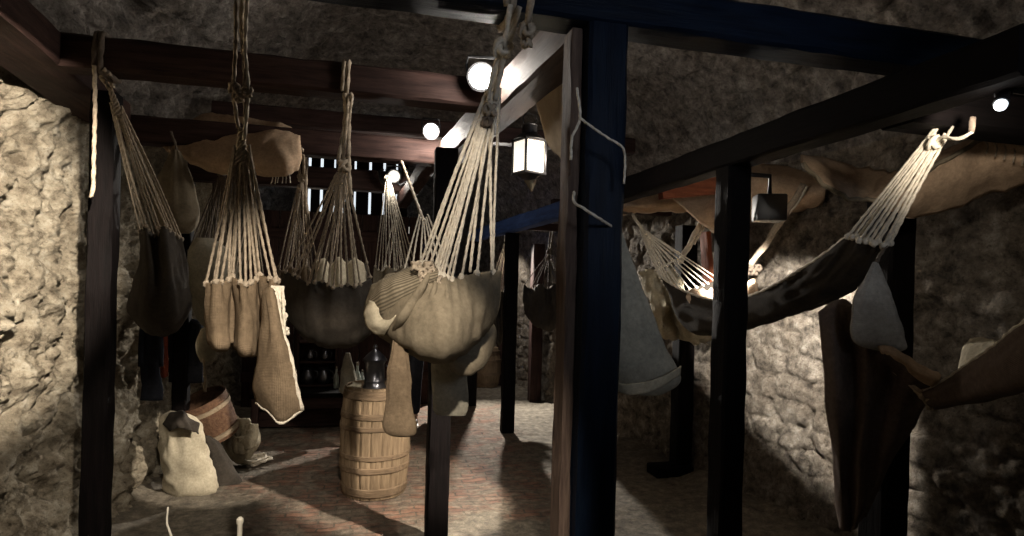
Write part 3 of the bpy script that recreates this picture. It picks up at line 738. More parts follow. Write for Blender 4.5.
sheet('lower_fold', pg([[(446, 345, 2.45), (460, 342, 2.42), (475, 335, 2.45), (490, 318, 2.5)], [(448, 362, 2.42), (462, 362, 2.38), (478, 355, 2.40), (496, 330, 2.48)],
    [(452, 372, 2.46), (466, 376, 2.42), (480, 370, 2.44), (494, 345, 2.5)], [(455, 362, 2.6), (466, 366, 2.6), (478, 360, 2.6), (490, 340, 2.62)]]), M['canvas'], t, 6, 6, .006, 10, .005, 9)

# cloth bags hung beneath the main hammock
o = sack('cloth_bag', [(394, 407, 330, 2.2), (392, 408, 350, 2.13), (389, 409, 366, 2.12), (387, 411, 386, 2.12), (384, 413, 408, 2.12), (381, 415, 425, 2.12), (384, 414, 433, 2.12), (391, 410, 436, 2.12)], M['hessian'], None, .45, 40, .12, .012, 3)
tag(o, 'long brown cloth bag hanging below the main hammock in front of the barrel', 'bag')
o = sack('cloth_bag', [(440, 460, 340, 2.75), (434, 466, 360, 2.75), (432, 468, 385, 2.75), (432, 468, 408, 2.75), (436, 466, 415, 2.75)], M['grey_bag'], None, .35, 40, .08, .010, 5)
tag(o, 'dark grey cloth bag hanging over the short post under the main hammock', 'bag')

# --- hammocks further back
def back_hammock(label, kx, ky, kz, x0, x1, yh, zh, yb, mat, rmat, n, ropey, beamY, seed, beamz=2.46, wr=.008, drop=0, r=.0045, far=True):
    rws = []; cols = 7
    for (fy, dz, sq) in ((0, 0, 1), (.35, -.05, 1.06), (.75, .0, 1.02), (1.0, .18, .9), (.8, .6, .7), (.05, 1.0, .55)):
        rw = []
        for c in range(cols):
            s = c/(cols-1); cx_ = (x0+x1)/2; hw = (x1-x0)/2*sq
            y = yh+(yb-yh)*fy*(1-.35*(2*s-1)**2) + drop*s
            rw.append((cx_+(2*s-1)*hw, y+(3 if c % 2 else -2)*(1 if fy < .1 else .3), zh+dz+(.05 if c % 2 else -.03)-.12*(1-(2*s-1)**2)))
        rws.append(rw)
    kp = P(kx, ky, kz)
    t, cv = hammock(label, rws, kp, None, mat, P((x0+x1)/2, yh-45, zh+1.25) if far else None, None, n, seed, r, .10, rmat, wr=wr, farn=6)
    tx = kp.x
    hang_rope(t, [V(tx-.01, beamY, beamz), kp+V(-.012, 0, 0)], .009, rmat); hang_rope(t, [V(tx+.03, beamY, beamz), kp+V(.012, 0, 0)], .009, rmat)
    knot(t, kp, .02, rmat, seed)
    if far: hang_rope(t, [P((x0+x1)/2, yh-45, zh+1.25), P((x0+x1)/2, yh-45, zh+1.25)*1+V(0, .05, .25)], .009, rmat)
    return t, cv
t, cv = back_hammock('rear hammock with bright white cords below the round spotlight', 388, 178, 5.35, 374, 417, 268, 5.3, 320, M['canvas'], 'white_rope', 12, 0, 5.66, 11, 2.46)
t, cv = back_hammock('rear hammock between the two brown ones, its cords spreading from the crossbeam below the blanket', 302, 178, 4.2, 278, 318, 268, 4.25, 315, M['hessian'], 'rope', 11, 0, 4.20, 12)
hang_rope(t, [V(P(306, 128, 4.2).x, 4.2, 2.5), P(306, 160, 4.15), P(306, 200, 4.15), P(307, 214, 4.15)], .010, 'rope', 'loose_rope_end')
t, cv = back_hammock('greenish rear hammock holding a rolled bundle behind the folded brown one', 222, 172, 4.3, 188, 236, 252, 4.2, 330, M['grey_bag'], 'dark_rope', 11, 0, 4.22, 13)
o = sack('bedding_roll', [(196, 214, 238, 3.9), (191, 226, 248, 3.88), (189, 233, 262, 3.88), (189, 234, 278, 3.88), (192, 231, 292, 3.9), (198, 224, 302, 3.95)], M['grey_bag'], None, .6, 40, .02, .012, 8)
tag(o, 'rounded grey-green bedding bundle behind the folded brown hammock', 'bundle')
t, cv = back_hammock('small dark far hammock bundle between the slim post and the plank', 549, 252, 7.4, 524, 572, 286, 7.2, 330, M['dark_canvas'], 'dark_rope', 9, 0, 7.0, 14, 2.33, .02, far=False)
t, cv = back_hammock('far hammock with pale cords left of the slim post', 507, 240, 6.9, 489, 509, 292, 6.9, 345, M['dark_canvas'], 'white_rope', 9, 0, 6.85, 15, 2.33, .01, far=False)

# --- long dark hammock at the right
kA = P(647, 236, 4.30); kB = P(934, 143, 2.0)
rows = [[(848, 236, 2.24), (856, 238, 2.20), (865, 241, 2.17), (874, 243, 2.15), (882, 244, 2.14), (890, 241, 2.15)],
        [(806, 266, 2.52), (820, 272, 2.44), (836, 276, 2.38), (852, 279, 2.34), (868, 276, 2.32), (884, 262, 2.30)],
        [(768, 288, 2.88), (782, 300, 2.78), (798, 306, 2.70), (816, 305, 2.66), (836, 299, 2.66), (858, 286, 2.72)],
        [(738, 299, 3.22), (746, 314, 3.12), (756, 321, 3.08), (768, 322, 3.08), (786, 316, 3.16), (806, 300, 3.3)],
        [(708, 299, 3.52), (708, 320, 3.46), (712, 331, 3.46), (722, 334, 3.52), (740, 326, 3.66), (760, 306, 3.8)],
        [(680, 289, 3.85), (676, 310, 3.82), (684, 326, 3.84), (698, 328, 3.94), (712, 314, 4.06), (726, 292, 4.15)],
        [(660, 276, 4.02), (666, 286, 4.0), (676, 292, 4.02), (690, 290, 4.1), (706, 284, 4.2), (722, 279, 4.28)]]
t, cv6 = hammock('long dark hammock sagging across the right side behind the black post', rows, kB, None, M['dark_canvas'], kA, None, 11, 21, .0046, .0, 'white_rope', wr=.008, farn=14)
knot(t, kB, .016, 'white_rope', 1); hang_rope(t, [kB, P(943, 137, 1.96), P(958, 139, 1.9), P(972, 132, 1.85)], .0055, 'white_rope'); hang_rope(t, [P(972, 132, 1.85), V(P(972, 132, 1.85).x-.0, P(972, 132, 1.85).y, 2.2)], .008, 'dark_rope')
mb = MB(); mb.rope(EDGE[cv6]['left'], .007); tag(mb.build('bolt_rope', M['white_rope'], t), 'pale rope along the near edge')
hang_rope(t, [kA, P(640, 226, 4.35), P(632, 214, 4.4)], .010, 'white_rope'); hang_rope(t, [P(632, 214, 4.4), V(1.63, P(632, 214, 4.4).y, 2.2)], .009, 'dark_rope'); knot(t, kA, .018, 'white_rope', 5)
sheet('inner_face', pg([[(690, 290, 3.78), (706, 288, 3.80), (722, 290, 3.75), (740, 288, 3.6), (755, 280, 3.45)], [(686, 296, 3.72), (702, 301, 3.66), (720, 303, 3.6), (740, 298, 3.45), (758, 286, 3.3)],
    [(688, 302, 3.68), (704, 310, 3.62), (722, 312, 3.55), (742, 308, 3.4), (760, 300, 3.2)]]), M['awning'], t, 6, 5, .02, 9, .004, 22, None, 'tan sheet coloured as the lamplit inside of the sling')  # lit inside of the dark canvas, drawn as a separate tan sheet
# crumpled pale canvas and second gathered rope behind it
t2 = thing('hammock', 'crumpled cream hammock bunched at the left end of the long dark one', 'hammock', P(668, 300, 4.5), HG)
sheet('canvas', pg([[(640, 272, 4.5), (650, 268, 4.4), (660, 276, 4.3), (670, 270, 4.4), (682, 280, 4.3)], [(643, 288, 4.45), (654, 290, 4.25), (664, 294, 4.4), (674, 292, 4.2), (688, 300, 4.3)],
    [(652, 306, 4.4), (662, 312, 4.2), (670, 308, 4.35), (680, 316, 4.15), (694, 314, 4.3)], [(656, 322, 4.45), (664, 330, 4.3), (676, 326, 4.4), (688, 332, 4.25), (704, 328, 4.4)],
    [(664, 334, 4.55), (672, 342, 4.45), (684, 340, 4.5), (698, 344, 4.45), (716, 340, 4.55)]]), M['cream'], t2, 8, 8, .035, 8, .005, 23)
hang_rope(t2, [P(707, 212, 4.7), P(700, 224, 4.65), P(690, 244, 4.6), P(680, 262, 4.5)], .020, 'white_rope', 'gathered_clew')
hang_rope(t2, [P(711, 210, 4.7), P(704, 226, 4.66), P(694, 244, 4.6)], .010, 'white_rope')
for k in range(8): hang_rope(t2, [P(681, 258, 4.5), P(668-k*2.0, 264+k, 4.45), P(648+k*4, 274+k % 3*2, 4.42)], .005, 'white_rope', 'clew_cord')
# pale gathered rope tied up under the canopy
t3 = thing('gathered_rope', 'pale gathered rope slanting down from the canopy behind the right-hand black post', 'rope', P(748, 268, 4.2))
hang_rope(t3, [P(804, 184, 4.0), P(796, 197, 4.02), P(780, 222, 4.1), P(762, 250, 4.2), P(748, 266, 4.2)], .020, 'rope', 'rope_body')
hang_rope(t3, [P(807, 186, 4.0), P(799, 200, 4.02), P(788, 214, 4.08)], .010, 'white_rope', 'strand')
for k in range(5): knot(t3, P(742+k*4, 268+k % 2*4, 4.2), .018, 'dark_rope', k)
t4 = thing('rope', 'thin white looped cord behind the slanting gathered rope', 'rope', P(800, 262, 4.7))
hang_rope(t4, [P(760, 216, 4.6), P(774, 222, 4.6), P(786, 240, 4.65), P(800, 264, 4.7)], .010, 'white_rope', 'cord'); hang_rope(t4, [P(768, 217, 4.6), P(780, 228, 4.6), P(792, 246, 4.65), P(806, 266, 4.7)], .008, 'white_rope', 'cord')

# --- hammock at the right edge
rows = [[(922, 392, 2.05), (924, 398, 2.03), (928, 403, 2.02), (934, 406, 2.05)],
        [(946, 380, 1.95), (950, 392, 1.90), (956, 402, 1.90), (964, 404, 1.98)],
        [(972, 362, 1.80), (978, 380, 1.74), (986, 396, 1.74), (998, 398, 1.85)],
        [(1000, 342, 1.65), (1008, 362, 1.58), (1018, 388, 1.58), (1030, 388, 1.7)],
        [(1030, 318, 1.5), (1042, 340, 1.45), (1052, 366, 1.45), (1066, 362, 1.55)],
        [(1064, 300, 1.38), (1072, 310, 1.34), (1080, 318, 1.34), (1090, 312, 1.4)]]
t, cv8 = hammock('dark hammock coming in from the right edge low beside the brown drape', rows, P(905, 384, 2.1), None, M['brown_drape'], P(1110, 240, 1.25), None, 5, 31, .004, 0, 'rope', farn=7)
mb = MB(); mb.rope(EDGE[cv8]['left'], .006); mb.build('bolt_rope', M['white_rope'], t)
sheet('inner_face', pg([[(968, 342, 1.98), (984, 338, 1.9), (1004, 340, 1.82), (1034, 318, 1.7)], [(960, 358, 1.95), (980, 350, 1.86), (1002, 345, 1.76), (1032, 322, 1.6)], [(952, 380, 1.97), (974, 366, 1.84), (1000, 350, 1.7), (1030, 326, 1.55)]]), M['cream'], t, 6, 6, .012, 9, .004, 32, None, 'cream turned-up inner side')

# --- drapes and bags at right
o = sheet('drape', pg([[(818, 312, 2.20), (832, 302, 2.18), (846, 300, 2.14), (862, 318, 2.12), (886, 344, 2.10), (912, 366, 2.06), (934, 386, 2.04)],
    [(822, 350, 2.20), (836, 346, 2.14), (852, 350, 2.18), (868, 362, 2.10), (888, 376, 2.14), (908, 386, 2.08), (930, 400, 2.06)],
    [(827, 400, 2.20), (838, 400, 2.14), (852, 402, 2.17), (866, 408, 2.11), (882, 414, 2.14), (898, 418, 2.10), (914, 424, 2.12)],
    [(831, 450, 2.20), (840, 452, 2.15), (850, 454, 2.18), (861, 456, 2.12), (873, 456, 2.15), (886, 454, 2.12), (898, 452, 2.14)],
    [(836, 500, 2.20), (842, 504, 2.16), (850, 506, 2.18), (857, 504, 2.14), (865, 500, 2.16), (873, 494, 2.14), (880, 486, 2.16)],
    [(842, 528, 2.20), (845, 530, 2.17), (849, 531, 2.18), (853, 529, 2.16), (857, 526, 2.17), (861, 520, 2.16), (866, 514, 2.17)]]), M['brown_drape'], None, 6, 6, .010, 6, .005, 33)
tag(o, 'large dark brown cloth hanging in a point below the long hammock at right', 'cloth')
o = sack('cloth_bag', [(873, 878, 262, 2.08), (866, 884, 276, 2.08), (856, 892, 296, 2.07), (851, 900, 318, 2.06), (852, 905, 338, 2.06), (862, 907, 347, 2.06), (876, 902, 351, 2.06)], M['check_bag'], None, .35, 40, .10, .010, 9)
tag(o, 'grey checked cloth bag hanging below the white cords at right', 'bag')
b_ = MB(); b_.rope([P(888, 243, 2.14), P(882, 252, 2.12), P(876, 263, 2.08)], .006); tag(b_.build('cord', M['dark_rope'], None), 'short dark cord holding up the grey checked bag', 'cord')
o = sheet('folded_cloth', pg([[(878, 346, 2.03), (896, 349, 2.02), (916, 362, 2.01), (940, 376, 2.0)], [(884, 352, 1.99), (900, 358, 1.97), (916, 370, 1.97), (938, 381, 1.97)], [(892, 356, 2.0), (904, 366, 1.99), (914, 378, 1.99), (932, 386, 1.99)]]), M['awning'], None, 6, 6, .006, 12, .008, 34)
tag(o, 'pale tan folded cloth lying along the top of the brown drape', 'cloth')
# hanging bag beside the tall blue post
t = thing('duffel_bag', 'grey-green canvas duffel bag hanging right of the tall blue post', 'bag', P(645, 390, 2.1))
sack('bag_body', [(614, 622, 232, 2.08), (612, 627, 248, 2.08), (611, 636, 275, 2.08), (610, 648, 305, 2.08), (610, 661, 335, 2.08), (611, 673, 358, 2.08), (613, 681, 373, 2.08), (615, 679, 384, 2.09), (622, 664, 394, 2.1)], M['grey_bag'], t, .45, 48, .13, .010, 11)
sheet('hem_band', pg([[(614, 382, 2.00), (628, 384, 1.965), (645, 382, 1.955), (663, 376, 1.975), (681, 366, 2.05)], [(616, 391, 2.01), (630, 395, 1.97), (646, 393, 1.96), (662, 386, 1.985), (680, 374, 2.06)]]), M['cream'], t, 8, 6, .002, 9, .004, 12, None, 'paler band round the foot of the bag')
hang_rope(t, [P(574, 192, 1.88), P(574, 202, 1.84), P(583, 208, 1.82), P(600, 219, 1.84), P(619, 231, 2.02)], .004, 'white_rope', 'bag_rope')
t = thing('rope', 'thin pale rope looped round the tall blue post and its plank', 'rope', P(573, 160, 1.8))
hang_rope(t, [P(577, 88, 1.82), P(580, 118, 1.80), P(572, 138, 1.80), P(571, 160, 1.81)], .0038, 'white_rope', 'cord')
hang_rope(t, [P(580, 118, 1.79), P(592, 127, 1.79), P(608, 138, 1.79), P(622, 147, 1.81), P(625, 160, 1.84), P(624, 184, 1.85)], .0034, 'white_rope', 'cord')
t = thing('rope', 'short rope knot with a hook hanging from the top beam at the centre', 'rope', P(527, 40, 1.82))
hang_rope(t, [P(532, -12, 1.72), P(530, 10, 1.74), P(527, 24, 1.77)], .010, 'rope', 'cord'); knot(t, P(527, 30, 1.78), .016, 'rope', 1); knot(t, P(527, 42, 1.8), .012, 'rope', 2)

# --- canopies
t = thing('canopy', 'ochre cloth canopy slung at upper right behind the white cords', 'canopy', P(905, 200, 2.6))
o = sheet('canopy_cloth', pg([[(800, 157, 2.95), (830, 160, 3.0), (860, 166, 3.0), (888, 170, 3.0), (912, 166, 2.95), (942, 152, 2.85), (984, 134, 2.75)],
    [(801, 160, 2.80), (826, 170, 2.78), (852, 182, 2.78), (880, 184, 2.78), (908, 174, 2.74), (938, 156, 2.70), (983, 136, 2.62)],
    [(803, 163, 2.64), (822, 181, 2.60), (843, 196, 2.58), (866, 201, 2.57), (890, 197, 2.56), (930, 168, 2.54), (982, 139, 2.50)]]), M['awning'], t, 7, 7, .012, 8, .005, 41)
fr = MB(); fr.rope(EDGE[o]['bottom'], .009); fr.build('selvedge', M['canvas'], o)
sheet('hanging_side', pg([[(880, 199, 2.585), (902, 189, 2.565), (930, 170, 2.555), (956, 153, 2.54), (983, 139, 2.52), (1010, 142, 2.47), (1040, 150, 2.42)],
    [(884, 204, 2.64), (904, 205, 2.62), (930, 194, 2.60), (957, 182, 2.59), (985, 170, 2.57), (1011, 166, 2.52), (1040, 166, 2.47)],
    [(890, 208, 2.74), (905, 218, 2.74), (928, 216, 2.73), (956, 207, 2.72), (986, 196, 2.70), (1012, 188, 2.66), (1040, 180, 2.62)]]), M['awning'], t, 7, 7, .014, 8, .005, 45)
for k in range(5):
    x = 985+k*9; fr = MB(); fr.rope([P(x, 140+k, 2.50), P(x+3, 146+k*2, 2.46), P(x+1, 154+k*3, 2.46)], .003); fr.build('frayed_thread', M['rope'], t)
o2 = sheet('canopy', pg([[(652, 186, 4.6), (690, 180, 4.7), (726, 170, 4.7), (760, 164, 4.6), (800, 168, 4.4), (832, 178, 4.2)],
    [(676, 202, 4.4), (700, 212, 4.4), (726, 196, 4.3), (756, 178, 4.2), (794, 186, 4.1), (826, 188, 4.0)],
    [(690, 214, 4.5), (712, 230, 4.5), (728, 236, 4.4), (760, 206, 4.3), (792, 208, 4.2), (824, 200, 4.1)],
    [(700, 218, 4.8), (718, 236, 4.8), (734, 240, 4.7), (766, 212, 4.6), (798, 212, 4.5), (820, 210, 4.4)]]), M['awning'], None, 7, 7, .012, 8, .005, 42)
tag(o2, 'ochre cloth canopy sagging behind the right-hand black post', 'canopy')
o3 = sheet('canopy', pg([[(560, 198, 5.4), (600, 196, 5.2), (640, 194, 5.0), (690, 192, 4.9)], [(590, 206, 5.0), (626, 206, 4.9), (660, 206, 4.8), (700, 202, 4.7)], [(620, 216, 5.2), (650, 212, 5.1), (680, 212, 5.0), (704, 210, 4.9)]]), M['awning'], None, 7, 7, .012, 8, .005, 43)
tag(o3, 'thin brown canopy cloth under the beam just right of the tall blue post', 'canopy')
rows = [[(162, 140, 4.02), (184, 124, 4.02), (205, 113, 4.02), (232, 116, 4.02), (256, 120, 4.02), (282, 124, 4.02), (300, 134, 4.02)],
        [(163, 146, 3.92), (184, 138, 3.90), (206, 132, 3.90), (232, 136, 3.90), (256, 140, 3.90), (276, 142, 3.90), (301, 146, 3.94)],
        [(166, 150, 3.88), (188, 156, 3.80), (208, 160, 3.80), (232, 162, 3.80), (256, 162, 3.80), (282, 160, 3.82), (302, 158, 3.90)],
        [(170, 152, 3.9), (190, 164, 3.9), (210, 172, 3.9), (232, 176, 3.9), (256, 176, 3.9), (284, 176, 3.9), (298, 170, 3.95)]]
o = sheet('blanket', pg(rows, .0), M['awning'], None, 7, 7, .011, 6, .006, 44)
tag(o, 'ochre blanket slung along the crossbeam at upper left', 'blanket')
fr = MB()
for k in range(6): x = 272+k*3.5; fr.rope([P(x, 174, 3.9), P(x+random.uniform(-1, 1), 179, 3.9), P(x+random.uniform(-2, 2), 182+random.uniform(0, 4), 3.9)], .003)
fr.build('fringe', M['white_rope'], o)
o = sack('cloth_sack', [(172, 180, 150, 3.75), (168, 184, 160, 3.75), (160, 192, 178, 3.75), (156, 197, 200, 3.75), (157, 198, 218, 3.75), (163, 196, 228, 3.75), (170, 190, 233, 3.75)], M['canvas'], None, .7, 44, .12, .012, 14)
tag(o, 'tan cloth sack hanging below the ochre blanket at upper left', 'sack')
b_ = MB(); b_.rope([P(176, 152, 3.75), P(176, 146, 3.8), V(P(176, 140, 3.9).x, 4.2, 2.55)], .007); tag(b_.build('cord', M['dark_rope']), 'dark cord tying the tan sack to the crossbeam', 'cord')
# torn cloth hanging on the wall near the lantern
o = sheet('torn_cloth', pg([[(538, 70, 2.74), (552, 64, 2.56), (566, 57, 2.40), (581, 50, 2.26)], [(538, 100, 2.74), (551, 104, 2.54), (567, 108, 2.41), (582, 110, 2.27)], [(546, 138, 2.70), (555, 128, 2.55), (570, 140, 2.41), (582, 150, 2.28)], [(562, 164, 2.5), (566, 170, 2.46), (574, 180, 2.40), (582, 192, 2.32)]]), M['thin_canvas'], None, 6, 6, .012, 7, .003, 51)
tag(o, 'pale torn cloth hanging from the beam right of the lit lantern', 'cloth')
o = sheet('cloth_scrap', pg([[(523, 174, 3.06), (530, 173, 3.04), (538, 174, 3.06)], [(525, 182, 3.06), (531, 183, 3.04), (536, 182, 3.06)], [(530, 190, 3.06), (532, 192, 3.05), (533, 190, 3.06)]]), M['canvas'], None, 5, 5, .003, 9, .004, 52)
tag(o, 'small pointed scrap of pale cloth just below the lit lantern', 'cloth')

# ------------------------------------------------------------------ lamps
def lantern(label, c, w, h, pane, lamp=0):
    """square candle lantern; c = centre of the top hook"""
    c = Vector(c); t = thing('lantern', label, 'lantern', (c.x, c.y, c.z-h))
    R = Matrix.Rotation(math.radians(20), 3, 'Z')
    bodyh = h*.50; top = c.z-h*.40; bot = top-bodyh
    f = MB()
    for sx in (-1, 1):
        for sy in (-1, 1):
            f.box(Vector((c.x, c.y, (top+bot)/2))+R @ Vector((sx*w/2, sy*w/2, 0)), (w*.10, w*.10, bodyh), R, w*.015)
    for z in (top, bot): f.box((c.x, c.y, z), (w*1.12, w*1.12, w*.12), R, w*.02)
    f.build('frame', M['iron'], t, 'auto')
    rf = MB(); rf.lathe((c.x, c.y, top), [(w*.72, 0), (w*.5, h*.07), (w*.34, h*.10), (w*.33, h*.22), (w*.36, h*.23), (w*.12, h*.27)], 20); rf.build('roof', M['iron'], t, 'auto')
    bs = MB(); bs.lathe((c.x, c.y, bot-h*.07), [(w*.12, -h*.02), (w*.3, 0), (w*.55, h*.06)], 20); bs.build('base', M['iron'], t, 'auto')
    for k in range(4):
        R2 = R @ Matrix.Rotation(k*PI/2, 3, 'Z'); g = MB()
        g.box(Vector((c.x, c.y, (top+bot)/2))+R2 @ Vector((w*.47, 0, 0)), (w*.03, w*.88, bodyh*.9), R2); g.build('pane', pane, t, 'auto')
    ring = MB(); ring.tube([c+Vector((math.cos(a)*w*.3*_r0.x, math.cos(a)*w*.3*_r0.y, -h*.08+math.sin(a)*h*.09)) for a in [2*PI*k/16 for k in range(17)]], w*.03, 6); ring.build('handle', M['iron'], t)
    if lamp: point('lantern_light', (c.x+w*1.1, c.y-w*.9, (top+bot)/2), lamp, WARM, .03)
    return t
lantern('square black lantern with lit panes hanging beside the tall blue post', P(530, 114, 3.05), .118, .34, M['lantern_pane'], 6)
lantern('small lit lantern far back right of the white hammock cords', P(411, 216, 8.0), .15, .36, M['dim_pane'])
b_ = MB(); pl = P(411, 216, 8.0); b_.tube([pl+V(0, 0, -.01), pl+V(0, 0, .03), V(P(427, 230, 8.6).x-.05, P(427, 230, 8.6).y-.08, pl.z+.03)], .01, 6); b_.build('bracket', M['iron'], bpy.data.objects['lantern.001'])
def spotlamp(label, c, d, r, lens, L_=.16):
    """can spotlight: c = lens centre, d = the way it points"""
    c, d = Vector(c), Vector(d).normalized(); t = thing('spotlight', label, 'lamp', c-d*L_/2)
    b = MB(); b.lathe(c-d*L_, [(r*.5, 0), (r*.85, L_*.12), (r*.9, L_*.5), (r*1.12, L_*.8), (r*1.15, L_*.99), (r*.95, L_)], 24, d); b.build('lamp_can', M['black'], t, 'auto')
    g = MB(); g.lathe(c, [(r*.96, .001), (r*.9, .012), (r*.5, .022), (r*.1, .026)], 24, d); g.build('lens', lens, t)
    y = MB(); s = d.cross(Vector((0, 0, 1))).normalized(); p = c-d*L_*.5
    y.tube([p-s*r*1.1, p-s*r*1.25+Vector((0, 0, r)), p-s*r*1.1+Vector((0, 0, r*1.7)), p+s*r*1.1+Vector((0, 0, r*1.7)), p+s*r*1.25+Vector((0, 0, r)), p+s*r*1.1], r*.13, 6); y.build('bracket', M['black'], t)
    return t
spotlamp('bright glaring spotlight at the right end of the left crossbeam', PY(481, 77, 2.76), (-.22, -1, -.25), .058, M['bulb'], .10)
spotlamp('second glaring spotlight further back on the rear crossbeam', PY(431, 131, 4.10), (-.05, -1, -.2), .05, M['bulb'], .10)
spotlamp('small spotlight with a lit slit at the dark right end of the beams', P(1001, 104, 1.6), (-.35, -.2, -.35), .016, M['led'], .09)
spotlamp('round white-faced spotlight on the rear crossbeam', PY(394, 176, 5.55), (.05, -1, -.1), .055, M['dim_pane'], .10)
t = thing('hook', 'curved iron hook on the rear crossbeam left of the round spotlight', 'hook', PY(384, 178, 5.6))
for s, x in ((1, 383), (-1, 405)):
    h_ = MB(); p = PY(x, 176, 5.58); h_.tube([p+V(0, 0, .06), p+V(s*-.04, -.03, .03), p+V(s*-.02, -.04, -.05), p+V(s*.04, -.02, -.09), p+V(s*.07, 0, -.06)], .012, 8); h_.build('hook_arm', M['iron'], t)
# box floodlight behind the right post
t = thing('floodlight', 'black box floodlight hanging behind the right-hand black post', 'lamp', FLOOD+V(0, 0, -.07))
b_ = MB(); b_.box(FLOOD+V(-.0, -.05, .0), (.15, .13, .14), Matrix.Rotation(-.4, 3, 'Z'), .01); b_.build('lamp_box', M['black'], t, 'auto')
b_ = MB(); b_.box(FLOOD+V(.03, .02, .0), (.11, .012, .10), Matrix.Rotation(-.4, 3, 'Z'), .004); b_.build('lens', M['led'], t, 'auto')
b_ = MB(); b_.tube([FLOOD+V(0, -.05, .06), FLOOD+V(0, -.05, .17), V(1.66, FLOOD.y-.05, FLOOD.z+.17)], .012, 8); b_.build('bracket', M['iron'], t)
t = thing('candle_lamp', 'white candle tube hanging beside the rear post left of the lantern', 'lamp', P(437, 214, 4.2))
b_ = MB(); b_.lathe(P(437, 212, 4.2), [(.018, 0), (.022, .01), (.018, .06), (.012, .12)], 16); b_.build('candle', M['white_paint'], t)
b_ = MB(); b_.tube([P(437, 197, 4.2), P(437, 180, 4.2), V(P(437, 160, 4.2).x, P(437, 160, 4.2).y, 2.5)], .003, 6); b_.build('wire', M['iron'], t)

# ------------------------------------------------------------------ barrel and canister
bc = PZ(374, 490); BR_, BH = .235, .83
t = thing('barrel', 'weathered wooden barrel standing on the gravel in the centre', 'barrel', (bc.x, bc.y, 0))
NS = 20
def stave(q, h): return 1 - .012*abs(math.sin(q*NS/2))**.3*-1 - (.014 if abs(math.sin(q*NS/2)) < .09 else 0)
def brad(h): f = h/BH; return BR_*(1+.13*(1-(2*f-1)**2))
b_ = MB(); b_.lathe((bc.x, bc.y, 0), [(brad(0)*.96, 0)]+[(brad(BH*k/24), BH*k/24) for k in range(25)]+[(brad(BH)*.93, BH), (brad(BH)*.93, BH-.03)], 160, None, stave)
b_.build('staves', M['barrel'], t, 'auto')
b_ = MB(); b_.lathe((bc.x, bc.y, BH-.045), [(BR_*.95, 0), (BR_*.95, .02)], 48); b_.build('lid', M['barrel'], t, 'auto')
for (h0, h1) in ((.02, .085), (.20, .245), (.30, .335), (.515, .55), (.60, .645), (.745, .81)):
    b_ = MB(); n_ = 6
    b_.lathe((bc.x, bc.y, 0), [(brad(h0)*.98, h0)]+[(brad(h0+(h1-h0)*k/n_)+.009+.004*math.sin(PI*(k % 2)), h0+(h1-h0)*k/n_) for k in range(n_+1)]+[(brad(h1)*.98, h1)], 64, None, lambda q, h: 1+.006*math.sin(q*7+h*40)); b_.build('hoop', M['barrel_hoop'], t)
cc = V(bc.x-.02, bc.y-.05, BH-.022)
t = thing('canister', 'dark metal canister with domed lid on top of the barrel', 'canister', cc)
b_ = MB(); b_.lathe(cc, [(.085, 0), (.09, .01), (.078, .03), (.076, .05), (.080, .055), (.076, .06), (.074, .19), (.080, .2), (.080, .21), (.07, .215)], 32); b_.build('can_body', M['pewter'], t, 'auto')
b_ = MB(); b_.lathe(cc, [(.092, .212), (.092, .225), (.075, .245), (.045, .275), (.02, .295), (.014, .31), (.02, .32), (.012, .335)], 32); b_.build('lid', M['pewter'], t, 'auto')
b_ = MB(); b_.tube([cc+V(.076, 0, .06), cc+V(.12, 0, .09), cc+V(.12, 0, .15), cc+V(.076, 0, .18)], .007, 8); b_.build('handle', M['pewter'], t)
o = sheet('cloth_scrap', [[cc+V(-.20, -.08, .03), cc+V(-.17, .0, .035), cc+V(-.16, .08, .035)], [cc+V(-.13, -.11, .035), cc+V(-.12, .0, .03), cc+V(-.11, .08, .03)], [cc+V(-.10, -.16, .035), cc+V(-.098, -.03, .03), cc+V(-.10, .06, .03)]], M['cream'], None, 4, 4, .006, 14, .004, 61)
tag(o, 'small cream cloth lying on the barrel top beside the canister', 'cloth')

# ------------------------------------------------------------------ sacks, bucket by the left wall
zz = (PZ(190, 493)-CAM).dot(_f)
t = thing('sack', 'cream sack standing at the foot of the left wall, half in shadow', 'sack', PZ(192, 493))
sack('sack_body', [(169, 173, 411, zz-.02), (164, 184, 414, zz-.05), (163, 194, 420, zz-.05), (161, 200, 434, zz-.04), (161, 206, 450, zz-.03), (164, 212, 470, zz-.03), (167, 217, 486, zz-.02), (173, 213, 496, zz)], M['cream'], t, .75, 48, .12, .035, 17)
sheet('sack_flap', pg([[(163, 424, zz-.16), (172, 413, zz-.14), (184, 411, zz-.12), (196, 420, zz-.1)], [(166, 428, zz-.2), (176, 420, zz-.22), (187, 420, zz-.2), (198, 428, zz-.14)], [(168, 432, zz-.2), (178, 428, zz-.23), (189, 430, zz-.21), (199, 434, zz-.15)]]), M['dark_canvas'], t, 6, 6, .02, 9, .006, 18, None, 'dark folded mouth of the sack')
o = sack('sack', [(202, 210, 436, zz+.22), (200, 220, 446, zz+.22), (202, 230, 462, zz+.22), (204, 240, 480, zz+.22), (208, 238, 488, zz+.22)], M['dark_canvas'], None, .75, 40, .1, .018, 19)
tag(o, 'dark grey sack slumped right of the cream sack', 'sack')
